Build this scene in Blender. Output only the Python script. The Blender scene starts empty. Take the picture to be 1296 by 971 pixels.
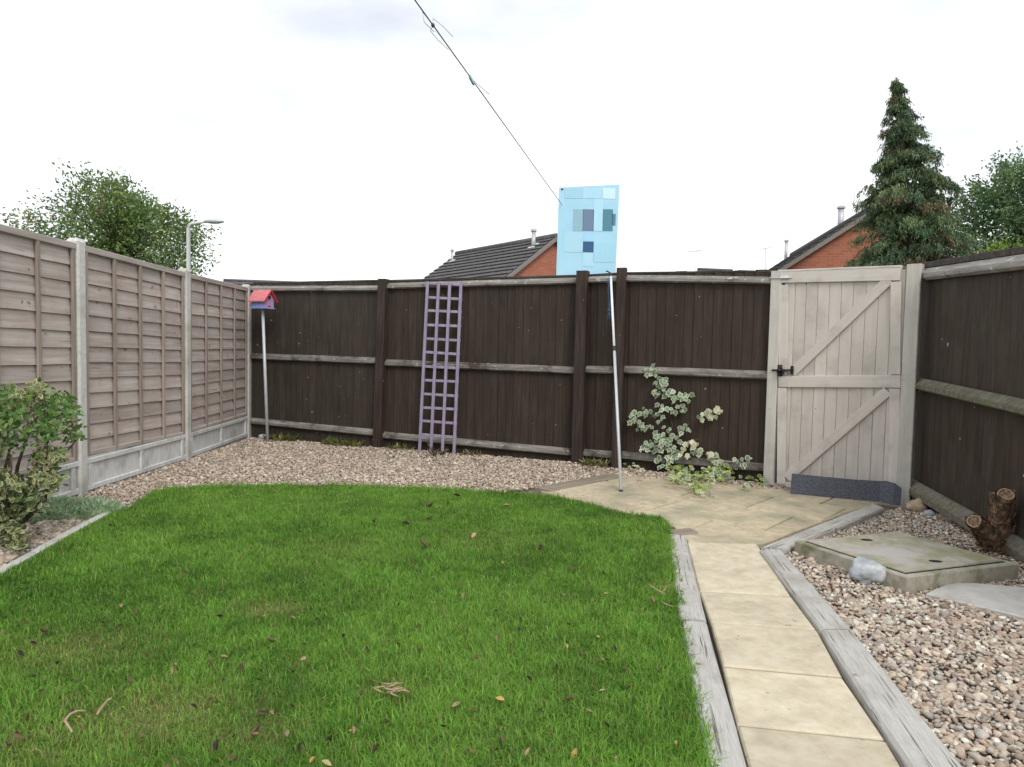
import bpy, bmesh, math, random
import numpy as np
from mathutils import Vector, Matrix, Euler, noise as mnoise

random.seed(7)
rng = np.random.default_rng(7)
scene = bpy.context.scene
COL = scene.collection
rad = math.radians

# ------------------------------------------------------------------ camera
FPX, CX, CY = 864.0, 648.0, 485.5
PITCH, ROLL, CAMH = 0.05061, 0.020107, 1.28976
fw = Vector((0, math.cos(PITCH), -math.sin(PITCH)))
r0 = Vector((1, 0, 0))
u0 = r0.cross(fw)
RT = math.cos(ROLL) * r0 + math.sin(ROLL) * u0
UP = -math.sin(ROLL) * r0 + math.cos(ROLL) * u0
cam_data = bpy.data.cameras.new('camera')
cam_data.sensor_width = 36.0
cam_data.sensor_fit = 'HORIZONTAL'
cam_data.lens = FPX / 1296 * 36.0
cam_data.clip_start = 0.05
cam_data.clip_end = 3000
cam = bpy.data.objects.new('camera', cam_data)
COL.objects.link(cam)
M = Matrix((RT, UP, -fw)).transposed().to_4x4()
M.translation = Vector((0, 0, CAMH))
cam.matrix_world = M
scene.camera = cam

# ------------------------------------------------------------------ sky, sun, exposure
SUN_EL, SUN_AZ = rad(42), rad(160)      # high behind the camera, veiled by cloud
world = bpy.data.worlds.new('World')
scene.world = world
world.use_nodes = True
wn = world.node_tree.nodes
wl = world.node_tree.links
wn.clear()
wo = wn.new('ShaderNodeOutputWorld')
bg = wn.new('ShaderNodeBackground')
bg.inputs['Strength'].default_value = 0.1
sky = wn.new('ShaderNodeTexSky')
sky.sky_type = 'NISHITA'
sky.sun_disc = False
sky.sun_elevation = SUN_EL
sky.sun_rotation = SUN_AZ
tc = wn.new('ShaderNodeTexCoord')
mp = wn.new('ShaderNodeMapping')
mp.inputs['Scale'].default_value = (1.2, 1.2, 3.2)
ns = wn.new('ShaderNodeTexNoise')
ns.inputs['Scale'].default_value = 1.6
ns.inputs['Detail'].default_value = 5
ns.inputs['Roughness'].default_value = 0.5
rp = wn.new('ShaderNodeValToRGB')
rp.color_ramp.elements[0].position = 0.34
rp.color_ramp.elements[0].color = (0.55, 0.55, 0.55, 1)
rp.color_ramp.elements[1].position = 0.58
rp.color_ramp.elements[1].color = (0.985, 0.985, 0.985, 1)
mx = wn.new('ShaderNodeMix')
mx.data_type = 'RGBA'
mx.inputs[7].default_value = (11.4, 11.6, 11.9, 1)
wl.new(tc.outputs['Generated'], mp.inputs['Vector'])
wl.new(mp.outputs['Vector'], ns.inputs['Vector'])
wl.new(ns.outputs['Fac'], rp.inputs['Fac'])
wl.new(rp.outputs['Color'], mx.inputs[0])
wl.new(sky.outputs['Color'], mx.inputs[6])
wl.new(mx.outputs[2], bg.inputs['Color'])
wl.new(bg.outputs['Background'], wo.inputs['Surface'])

sd = bpy.data.lights.new('sun', 'SUN')
sd.energy = 1.5
sd.angle = rad(22)
sd.color = (1.0, 0.965, 0.91)
sun = bpy.data.objects.new('sun', sd)
COL.objects.link(sun)
sv = Vector((math.sin(SUN_AZ) * math.cos(SUN_EL), math.cos(SUN_AZ) * math.cos(SUN_EL), math.sin(SUN_EL)))
sun.rotation_euler = sv.to_track_quat('Z', 'Y').to_euler()

scene.view_settings.view_transform = 'Standard'
scene.view_settings.look = 'None'
scene.view_settings.exposure = 0.22
scene.view_settings.gamma = 1.0
scene.view_settings.use_curve_mapping = False


# ------------------------------------------------------------------ survey helpers: a bearing measured in the photo -> a point in the garden
def ray(x, y):
    x, y = float(x), float(y)
    return ((x - CX) * RT - (y - CY) * UP) / FPX + fw


def gp(x, y, z=0.0):
    d = ray(x, y)
    return Vector((0, 0, CAMH)) + d * ((float(z) - CAMH) / d.z)


def yp(x, y, Y):
    d = ray(x, y)
    return Vector((0, 0, CAMH)) + d * (Y / d.y)


def pp(x, y, P, Q):
    d = ray(x, y)
    n = Vector((-(Q[1] - P[1]), Q[0] - P[0]))
    t = (n.x * P[0] + n.y * P[1]) / (n.x * d.x + n.y * d.y)
    return Vector((0, 0, CAMH)) + d * t


# ------------------------------------------------------------------ materials
def new_mat(name):
    m = bpy.data.materials.new(name)
    m.use_nodes = True
    nt = m.node_tree
    nt.nodes.clear()
    out = nt.nodes.new('ShaderNodeOutputMaterial')
    b = nt.nodes.new('ShaderNodeBsdfPrincipled')
    nt.links.new(b.outputs[0], out.inputs[0])
    return m, nt, b, out


def ramp(nt, cols, pos=None):
    r = nt.nodes.new('ShaderNodeValToRGB')
    e = r.color_ramp.elements
    n = len(cols)
    pos = pos or [0.28 + 0.44 * i / max(1, n - 1) for i in range(n)]
    e[0].position, e[0].color = pos[0], (*cols[0], 1)
    e[1].position, e[1].color = pos[-1], (*cols[-1], 1)
    for i in range(1, n - 1):
        k = e.new(pos[i])
        k.color = (*cols[i], 1)
    return r


def mixc(nt, fac, a, b, blend='MIX'):
    m = nt.nodes.new('ShaderNodeMix')
    m.data_type = 'RGBA'
    m.blend_type = blend
    for s, v in ((0, fac), (6, a), (7, b)):
        if hasattr(v, 'links'):
            nt.links.new(v, m.inputs[s])
        elif s == 0:
            m.inputs[0].default_value = v
        else:
            m.inputs[s].default_value = (*v, 1)
    return m.outputs[2]


def grain_mat(name, cols, scale=(1, 1, 1), freq=8, detail=6, rnd=0.15, rough=0.8, bump=0.2, dirt=None, dirt_freq=1.5,
              dirt_lo=0.5, dirt_hi=0.65, dirt2=None, dirt2_freq=30, dirt2_lo=0.66, dirt2_hi=0.7, spec=0.3, metal=0.0, distort=0.0, world_dirt=False,
              bump_dist=0.004, crack=None, crack_scale=(1, 1, .02), crack_freq=60, crack_lo=.68, crack_hi=.73):
    """colour grain from stretched noise in the piece's own space, offset per piece; dirt / flecks as patches with their own shape"""
    m, nt, b, out = new_mat(name)
    N, L = nt.nodes, nt.links
    tcn = N.new('ShaderNodeTexCoord')
    oi = N.new('ShaderNodeObjectInfo')
    mul = N.new('ShaderNodeMath')
    mul.operation = 'MULTIPLY'
    mul.inputs[1].default_value = 61.0
    L.new(oi.outputs['Random'], mul.inputs[0])
    add = N.new('ShaderNodeVectorMath')
    add.operation = 'ADD'
    L.new(tcn.outputs['Object'], add.inputs[0])
    L.new(mul.outputs[0], add.inputs[1])
    mpn = N.new('ShaderNodeMapping')
    mpn.inputs['Scale'].default_value = scale
    L.new(add.outputs[0], mpn.inputs['Vector'])
    n1 = N.new('ShaderNodeTexNoise')
    n1.inputs['Scale'].default_value = freq
    n1.inputs['Detail'].default_value = detail
    n1.inputs['Roughness'].default_value = 0.62
    n1.inputs['Distortion'].default_value = distort
    L.new(mpn.outputs[0], n1.inputs['Vector'])
    r = ramp(nt, cols)
    L.new(n1.outputs['Fac'], r.inputs['Fac'])
    col = r.outputs['Color']
    if dirt is not None:
        n2 = N.new('ShaderNodeTexNoise')
        n2.inputs['Scale'].default_value = dirt_freq
        n2.inputs['Detail'].default_value = 7
        n2.inputs['Roughness'].default_value = 0.65
        if world_dirt:
            g = N.new('ShaderNodeNewGeometry')
            L.new(g.outputs['Position'], n2.inputs['Vector'])
        else:
            L.new(add.outputs[0], n2.inputs['Vector'])
        mr = N.new('ShaderNodeMapRange')
        mr.inputs[1].default_value, mr.inputs[2].default_value = dirt_lo, dirt_hi
        L.new(n2.outputs['Fac'], mr.inputs[0])
        col = mixc(nt, mr.outputs[0], col, dirt)
    if dirt2 is not None:
        n3 = N.new('ShaderNodeTexNoise')
        n3.inputs['Scale'].default_value = dirt2_freq
        n3.inputs['Detail'].default_value = 3
        L.new(add.outputs[0], n3.inputs['Vector'])
        mr = N.new('ShaderNodeMapRange')
        mr.inputs[1].default_value, mr.inputs[2].default_value = dirt2_lo, dirt2_hi
        L.new(n3.outputs['Fac'], mr.inputs[0])
        col = mixc(nt, mr.outputs[0], col, dirt2)
    if crack is not None:
        mp4 = N.new('ShaderNodeMapping')
        mp4.inputs['Scale'].default_value = crack_scale
        L.new(add.outputs[0], mp4.inputs['Vector'])
        n4 = N.new('ShaderNodeTexNoise')
        n4.inputs['Scale'].default_value = crack_freq
        n4.inputs['Detail'].default_value = 4
        L.new(mp4.outputs[0], n4.inputs['Vector'])
        mr = N.new('ShaderNodeMapRange')
        mr.inputs[1].default_value, mr.inputs[2].default_value = crack_lo, crack_hi
        L.new(n4.outputs['Fac'], mr.inputs[0])
        col = mixc(nt, mr.outputs[0], col, crack)
    hs = N.new('ShaderNodeHueSaturation')
    mr = N.new('ShaderNodeMapRange')
    mr.inputs[3].default_value, mr.inputs[4].default_value = 1 - rnd, 1 + rnd
    L.new(oi.outputs['Random'], mr.inputs[0])
    L.new(mr.outputs[0], hs.inputs['Value'])
    L.new(col, hs.inputs['Color'])
    L.new(hs.outputs[0], b.inputs['Base Color'])
    b.inputs['Roughness'].default_value = rough
    b.inputs['Specular IOR Level'].default_value = spec
    b.inputs['Metallic'].default_value = metal
    if bump:
        bn = N.new('ShaderNodeBump')
        bn.inputs['Strength'].default_value = bump
        bn.inputs['Distance'].default_value = bump_dist
        L.new(n1.outputs['Fac'], bn.inputs['Height'])
        L.new(bn.outputs[0], b.inputs['Normal'])
    return m


def attr_mat(name, rough=0.7, transl=0.0, spec=0.3, fleck=None, fleck_freq=120):
    """base colour from the mesh's own colour attribute (natural variation between pebbles, blades, leaves)"""
    m, nt, b, out = new_mat(name)
    N, L = nt.nodes, nt.links
    a = N.new('ShaderNodeAttribute')
    a.attribute_name = 'Col'
    col = a.outputs['Color']
    if fleck is not None:
        n3 = N.new('ShaderNodeTexNoise')
        n3.inputs['Scale'].default_value = fleck_freq
        n3.inputs['Detail'].default_value = 4
        tcn = N.new('ShaderNodeTexCoord')
        L.new(tcn.outputs['Object'], n3.inputs['Vector'])
        mr = N.new('ShaderNodeMapRange')
        mr.inputs[1].default_value, mr.inputs[2].default_value = 0.45, 0.7
        mr.inputs[4].default_value = 0.6
        L.new(n3.outputs['Fac'], mr.inputs[0])
        col = mixc(nt, mr.outputs[0], col, fleck)
    L.new(col, b.inputs['Base Color'])
    b.inputs['Roughness'].default_value = rough
    b.inputs['Specular IOR Level'].default_value = spec
    if transl > 0:
        t = N.new('ShaderNodeBsdfTranslucent')
        L.new(col, t.inputs['Color'])
        mxs = N.new('ShaderNodeMixShader')
        mxs.inputs[0].default_value = transl
        L.new(b.outputs[0], mxs.inputs[1])
        L.new(t.outputs[0], mxs.inputs[2])
        L.new(mxs.outputs[0], out.inputs[0])
    return m


def plain_mat(name, col, rough=0.6, metal=0.0, spec=0.4, var=0.12, freq=18):
    d = tuple(c * (1 - var) for c in col)
    l = tuple(min(1, c * (1 + var)) for c in col)
    return grain_mat(name, [d, l], freq=freq, detail=4, rnd=0.04, rough=rough, bump=0.08, spec=spec, metal=metal)


MAT = {}
MAT['back_board'] = grain_mat('stained_dark_board', [(.027, .0170, .0118), (.039, .0262, .0190), (.054, .0385, .029)], (1, 1, .07), 34, 7, .10, .75, .5,
                              dirt=(.060, .048, .039), dirt_freq=2.1, dirt_lo=.52, dirt_hi=.9, dirt2=(.30, .28, .25), dirt2_freq=21, dirt2_lo=.735, dirt2_hi=.755)
MAT['grey_board'] = grain_mat('stained_grey_brown_board', [(.029, .0212, .0152), (.041, .0317, .024), (.057, .0465, .0365)], (1, 1, .07), 34, 7, .10, .75, .5,
                              dirt=(.068, .058, .047), dirt_freq=2.1, dirt_lo=.5, dirt_hi=.85, dirt2=(.36, .34, .30), dirt2_freq=21, dirt2_lo=.735, dirt2_hi=.755)
MAT['right_board'] = grain_mat('stained_right_board', [(.031, .0205, .0148), (.047, .0335, .0252), (.066, .050, .039)], (1, 1, .07), 30, 7, .12, .75, .5,
                               dirt=(.075, .068, .052), dirt_freq=1.6, dirt_lo=.5, dirt_hi=.85, dirt2=(.30, .28, .25), dirt2_freq=16, dirt2_lo=.74, dirt2_hi=.755)
MAT['rail'] = grain_mat('weathered_rail', [(.10, .085, .07), (.19, .175, .155), (.30, .285, .26)], (.12, 1, 1), 26, 7, .12, .85, .4,
                        dirt=(.06, .047, .038), dirt_freq=3.5, dirt_lo=.5, dirt_hi=.62, dirt2=(.36, .36, .30), dirt2_freq=18, dirt2_lo=.64, dirt2_hi=.7)
MAT['top_rail'] = grain_mat('weathered_top_rail', [(.13, .115, .10), (.25, .235, .215), (.37, .355, .33)], (.12, 1, 1), 26, 7, .12, .85, .4,
                            dirt=(.08, .062, .05), dirt_freq=4, dirt_lo=.55, dirt_hi=.68, dirt2=(.46, .46, .40), dirt2_freq=18, dirt2_lo=.62, dirt2_hi=.68)
MAT['mossy_rail'] = grain_mat('mossy_rail', [(.09, .08, .055), (.16, .15, .11), (.24, .225, .185)], (1, .12, 1), 26, 7, .1, .9, .4,
                              dirt=(.16, .175, .075), dirt_freq=3.2, dirt_lo=.52, dirt_hi=.68)
MAT['dark_post'] = grain_mat('stained_dark_post', [(.020, .013, .010), (.040, .027, .021), (.07, .052, .043)], (1, 1, .06), 40, 7, .1, .75, .5,
                             dirt2=(.33, .31, .28), dirt2_freq=24, dirt2_lo=.73, dirt2_hi=.75)
MAT['dark_cap'] = grain_mat('dark_fence_edge', [(.03, .024, .02), (.06, .05, .042), (.11, .095, .082)], (.1, 1, 1), 30, 6, .1, .85, .4)
MAT['panel_board'] = grain_mat('larch_lap_board', [(.32, .265, .235), (.435, .38, .345), (.54, .49, .455)], (1, .045, 1), 30, 7, .13, .85, .45,
                               dirt=(.35, .255, .205), dirt_freq=2.4, dirt_lo=.45, dirt_hi=.85, dirt2=(.22, .165, .135), dirt2_freq=11, dirt2_lo=.68, dirt2_hi=.73, crack=(.24, .185, .155), crack_scale=(1, .04, 1), crack_freq=50, crack_lo=.66, crack_hi=.74)
MAT['panel_batten'] = grain_mat('larch_batten', [(.21, .165, .135), (.31, .25, .21), (.40, .34, .30)], (1, 1, .06), 34, 6, .12, .85, .4)
MAT['panel_cap'] = grain_mat('larch_capping', [(.29, .25, .215), (.41, .36, .32), (.50, .46, .42)], (1, .06, 1), 34, 6, .1, .85, .4)
MAT['concrete'] = grain_mat('cast_concrete', [(.46, .45, .42), (.57, .56, .525), (.66, .65, .62)], (1, 1, 1), 40, 8, .06, .9, .25,
                            dirt=(.33, .33, .26), dirt_freq=2.5, dirt_lo=.5, dirt_hi=.75)
MAT['gravel_board'] = grain_mat('gravel_board_concrete', [(.48, .48, .46), (.60, .60, .58), (.68, .68, .66)], (1, 1, .3), 30, 8, .04, .9, .25,
                                dirt=(.33, .32, .29), dirt_freq=3.5, dirt_lo=.5, dirt_hi=.75)
MAT['gate_paint'] = grain_mat('gate_paint', [(.535, .485, .435), (.58, .53, .48), (.62, .57, .52)], (1, 1, .08), 24, 7, .05, .6, .3,
                              dirt=(.43, .395, .36), dirt_freq=3.0, dirt_lo=.5, dirt_hi=.72, dirt2=(.30, .26, .22), dirt2_freq=26, dirt2_lo=.74, dirt2_hi=.77)
MAT['gate_rail'] = grain_mat('gate_rail_paint', [(.545, .495, .445), (.595, .545, .495), (.64, .59, .54)], (.08, 1, 1), 24, 7, .05, .6, .3,
                             dirt=(.40, .365, .33), dirt_freq=3.5, dirt_lo=.52, dirt_hi=.75, dirt2=(.26, .22, .18), dirt2_freq=22, dirt2_lo=.72, dirt2_hi=.75)
MAT['gate_post'] = grain_mat('gate_post_paint', [(.46, .435, .395), (.53, .505, .46), (.595, .57, .525)], (1, 1, .08), 24, 7, .05, .65, .3,
                             dirt=(.40, .385, .33), dirt_freq=2.5, dirt_lo=.5, dirt_hi=.72, dirt2=(.34, .31, .27), dirt2_freq=26, dirt2_lo=.72, dirt2_hi=.75)
MAT['lilac'] = grain_mat('lilac_paint', [(.25, .205, .30), (.31, .265, .365), (.37, .33, .42)], (1, 1, .3), 26, 6, .06, .65, .3,
                         dirt=(.30, .27, .33), dirt_freq=5, dirt_lo=.55, dirt_hi=.7)
MAT['sandstone'] = grain_mat('sandstone', [(.45, .38, .265), (.55, .485, .355), (.62, .565, .445)], (1, 1, 1), 14, 14, .09, .85, .5,
                             dirt=(.38, .335, .245), dirt_freq=3.2, dirt_lo=.5, dirt_hi=.76, dirt2=(.26, .225, .15), dirt2_freq=26, dirt2_lo=.69, dirt2_hi=.76, world_dirt=True)
MAT['patio_stone'] = grain_mat('patio_sandstone', [(.40, .33, .215), (.505, .43, .30), (.58, .51, .38)], (1, 1, 1), 14, 14, .09, .85, .5,
                               dirt=(.285, .27, .185), dirt_freq=2.4, dirt_lo=.45, dirt_hi=.7, dirt2=(.2, .175, .115), dirt2_freq=26, dirt2_lo=.68, dirt2_hi=.75, world_dirt=True)
MAT['mortar'] = plain_mat('mortar', (.055, .045, .032), .95)
MAT['sleeper'] = grain_mat('weathered_sleeper', [(.36, .345, .315), (.49, .475, .44), (.58, .565, .53)], (1, .05, 1), 190, 9, .08, .9, .8,
                           dirt=(.36, .335, .29), dirt_freq=3.5, dirt_lo=.5, dirt_hi=.72, dirt2=(.20, .19, .15), dirt2_freq=13, dirt2_lo=.68, dirt2_hi=.74, crack=(.12, .11, .095), crack_scale=(1, .03, 1), crack_freq=75, crack_lo=.60, crack_hi=.66)
MAT['edging_timber'] = grain_mat('brown_edging_timber', [(.17, .135, .10), (.27, .225, .175), (.36, .315, .26)], (1, .05, 1), 40, 7, .08, .9, .5,
                                 dirt=(.22, .20, .13), dirt_freq=4, dirt_lo=.5, dirt_hi=.7)
MAT['cover'] = grain_mat('mossy_concrete', [(.31, .28, .225), (.40, .37, .305), (.48, .45, .385)], (1, 1, 1), 22, 9, .03, .9, .35,
                         dirt=(.265, .265, .14), dirt_freq=3.4, dirt_lo=.44, dirt_hi=.64, dirt2=(.46, .43, .40), dirt2_freq=3, dirt2_lo=.52, dirt2_hi=.68)
MAT['cover_side'] = grain_mat('cover_frame_concrete', [(.28, .255, .20), (.36, .335, .27), (.43, .405, .335)], (1, 1, 1), 22, 9, .03, .9, .35,  # slightly darker than the lid, with olive patches
                              dirt=(.17, .17, .085), dirt_freq=5.0, dirt_lo=.5, dirt_hi=.65)
MAT['step'] = grain_mat('pale_slab', [(.42, .40, .37), (.50, .485, .45), (.56, .545, .51)], (1, 1, 1), 9, 9, .03, .9, .2,
                        dirt=(.34, .31, .27), dirt_freq=5, dirt_lo=.55, dirt_hi=.75, dirt2=(.12, .10, .08), dirt2_freq=24, dirt2_lo=.73, dirt2_hi=.76)
MAT['pebble'] = attr_mat('pebble_stone', .75, 0, .3, fleck=(.30, .24, .19), fleck_freq=90)
MAT['gravel_soil'] = grain_mat('gravel_fines', [(.10, .075, .055), (.20, .155, .12), (.33, .27, .225)], (1, 1, 1), 60, 8, 0, .95, .6)
MAT['soil'] = grain_mat('lawn_soil', [(.07, .11, .02), (.11, .14, .035), (.17, .15, .08)], (1, 1, 1), 16, 8, 0, .95, .5, bump_dist=.01)
MAT['earth'] = grain_mat('far_ground', [(.05, .07, .025), (.08, .10, .04), (.13, .13, .07)], (1, 1, 1), .4, 8, 0, .95, .3)
MAT['blade'] = attr_mat('grass_blade', .55, .4, .3)
MAT['leaf'] = attr_mat('leaf', .5, .3, .35)
MAT['needle'] = attr_mat('cypress_frond', .7, .2, .2)
MAT['bark'] = grain_mat('bark', [(.05, .035, .025), (.10, .075, .055), (.17, .135, .10)], (1, 1, .25), 22, 7, .1, .9, .7)
MAT['cut_wood'] = grain_mat('cut_branch_end', [(.13, .085, .055), (.22, .15, .095), (.32, .23, .155)], (1, 1, 1), 26, 6, .08, .9, .4,
                            dirt=(.15, .10, .07), dirt_freq=12, dirt_lo=.55, dirt_hi=.7)
MAT['rim_wood'] = plain_mat('pale_bark_rim', (.34, .24, .155), .9, 0, .2, .3, 50)
MAT['stump'] = grain_mat('flaky_bark', [(.06, .037, .026), (.17, .108, .07), (.38, .27, .185)], (1, 1, .6), 45, 8, .1, .9, .9, bump_dist=.012)
MAT['mound'] = plain_mat('pale_gap_filler', (.27, .37, .21), .9, 0, .2, .3, 60)  # added body under the fronds, pale to lift their shaded gaps
MAT['brick'] = None
MAT['alu'] = plain_mat('dull_aluminium', (.62, .62, .61), .45, .35, .5, .06)
MAT['white_pole'] = plain_mat('white_plastic_sleeve', (.78, .78, .78), .45, 0, .5, .03)
MAT['galv'] = plain_mat('galvanised_tube', (.52, .55, .57), .5, .2, .5, .08)
MAT['black'] = plain_mat('black_plastic', (.02, .02, .022), .5)
MAT['black_iron'] = plain_mat('black_iron', (.012, .011, .012), .45)
MAT['blue_cord'] = plain_mat('blue_cord', (.045, .10, .22), .7)
MAT['line'] = plain_mat('grey_line', (.13, .14, .16), .6)
MAT['string'] = plain_mat('pale_string', (.5, .48, .52), .8)
MAT['peg_blue'] = plain_mat('pale_blue_peg', (.35, .55, .66), .5)
MAT['pink_roof'] = plain_mat('pink_paint', (.58, .175, .185), .6, 0, .4, .2, 30)
MAT['box_blue'] = grain_mat('blue_and_pink_paint', [(.13, .22, .50), (.20, .31, .60), (.42, .26, .50)], (1, 1, 1), 22, 4, 0, .6, .1)
MAT['box_front'] = grain_mat('mauve_paint', [(.24, .29, .58), (.44, .26, .46), (.55, .27, .42)], (1, 1, 1), 20, 4, 0, .6, .1)
MAT['red_trim'] = plain_mat('red_paint', (.42, .025, .035), .5)
MAT['shade_fill'] = plain_mat('black_shade_fill', (.012, .012, .016), .9)  # near-black colour painted in for the shade of openings and gaps
MAT['ring'] = plain_mat('pale_ring', (.5, .42, .55), .6)
MAT['mat'] = grain_mat('flecked_carpet', [(.035, .04, .055), (.085, .09, .112), (.30, .31, .35)], (1, 1, 1), 190, 3, 0, .95, .8, bump_dist=.006)
MAT['rock_grey'] = grain_mat('grey_white_rock', [(.20, .215, .24), (.36, .38, .40), (.62, .63, .635)], (1, 1, 2.2), 9, 9, .03, .8, .5, dirt=(.30, .28, .25), dirt_freq=8, dirt_lo=.58, dirt_hi=.7)
MAT['rock_tan'] = grain_mat('tan_rock', [(.28, .20, .13), (.42, .32, .22), (.52, .43, .33)], (1, 1, 1), 14, 9, .05, .85, .6)
MAT['rock_blue'] = grain_mat('blue_grey_stone', [(.20, .215, .235), (.32, .335, .35), (.45, .455, .46)], (1, 1, 1), 14, 8, .12, .75, .3)
MAT['sky_blue'] = grain_mat('pale_blue_board', [(.37, .65, .82), (.41, .69, .85), (.45, .72, .87)], (1, 1, 1), 3, 3, 0, .5, .02)
for nm, c in (('tile_pale', (.62, .83, .93)), ('tile_grey', (.30, .50, .60)), ('tile_slate', (.155, .23, .35)), ('tile_teal', (.08, .23, .31)), ('tile_navy', (.028, .10, .22)), ('tile_mist', (.36, .64, .86)), ('tile_soft', (.38, .66, .82)), ('tile_soft2', (.43, .70, .85)), ('tile_soft3', (.44, .73, .89))):
    MAT[nm] = plain_mat(nm.replace('tile', 'print'), c, .5, 0, .4, .03)
MAT['upvc'] = plain_mat('white_board', (.72, .72, .70), .5, 0, .4, .04)
MAT['verge'] = plain_mat('mortar_verge', (.23, .21, .19), .9)
MAT['roof_tile'] = grain_mat('dark_roof_tile', [(.07, .066, .068), (.105, .10, .102), (.15, .143, .143)], (1, 1, 1), 7, 8, .06, .85, .3)
MAT['flue'] = plain_mat('flue_metal', (.50, .51, .53), .45, .3, .5, .06)
MAT['lamp_grey'] = plain_mat('painted_lamp_steel', (.62, .63, .62), .5, 0, .4, .04)


def brick_mat():
    m, nt, b, out = new_mat('red_brick')
    N, L = nt.nodes, nt.links
    tcn = N.new('ShaderNodeTexCoord')
    bt = N.new('ShaderNodeTexBrick')
    bt.inputs['Color1'].default_value = (.32, .105, .065, 1)
    bt.inputs['Color2'].default_value = (.40, .15, .095, 1)
    bt.inputs['Mortar'].default_value = (.40, .18, .11, 1)
    bt.inputs['Scale'].default_value = 1.0
    bt.inputs['Mortar Size'].default_value = .009
    bt.inputs['Brick Width'].default_value = .225
    bt.inputs['Row Height'].default_value = .075
    L.new(tcn.outputs['UV'], bt.inputs['Vector'])
    L.new(bt.outputs['Color'], b.inputs['Base Color'])
    b.inputs['Roughness'].default_value = .9
    return m


MAT['brick'] = brick_mat()

# ------------------------------------------------------------------ object helpers
WPOS = {}
WMAT = {}


def tag(o, label=None, cat=None, group=None, kind=None):
    for k, v in (('label', label), ('category', cat), ('group', group), ('kind', kind)):
        if v:
            o[k] = v
    return o


def thing(name, label, cat, loc, group=None):
    o = bpy.data.objects.new(name, None)
    COL.objects.link(o)
    o.empty_display_size = .1
    o.location = loc
    WPOS[o.name] = Vector(loc)
    WMAT[o.name] = Matrix.Translation(Vector(loc))
    return tag(o, label, cat, group)


def holder(name, parent, loc):
    o = bpy.data.objects.new(name, None)
    COL.objects.link(o)
    o.empty_display_size = .05
    o.parent = parent
    o.location = Vector(loc) - WPOS[parent.name]
    WPOS[o.name] = Vector(loc)
    WMAT[o.name] = Matrix.Translation(Vector(loc))
    return o


def link_mesh(name, me, parent, loc, rot=None, scale=None):
    o = bpy.data.objects.new(name, me)
    COL.objects.link(o)
    WPOS[o.name] = Vector(loc)
    rm = Matrix.Identity(3) if rot is None else (rot if isinstance(rot, Matrix) else rot.to_matrix())
    wm = Matrix.Translation(Vector(loc)) @ rm.to_4x4()
    WMAT[o.name] = wm
    if parent is not None:
        o.parent = parent
        wm = WMAT[parent.name].inverted() @ wm
    o.location = wm.to_translation()
    o.rotation_euler = wm.to_euler()
    if scale is not None:
        o.scale = scale
    return o


ICO = {}


def ico(sub):
    if sub not in ICO:
        bm = bmesh.new()
        bmesh.ops.create_icosphere(bm, subdivisions=sub, radius=1.0)
        bm.verts.ensure_lookup_table()
        ICO[sub] = ([v.co.copy() for v in bm.verts], [[v.index for v in f.verts] for f in bm.faces])
        bm.free()
    return ICO[sub]


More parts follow.
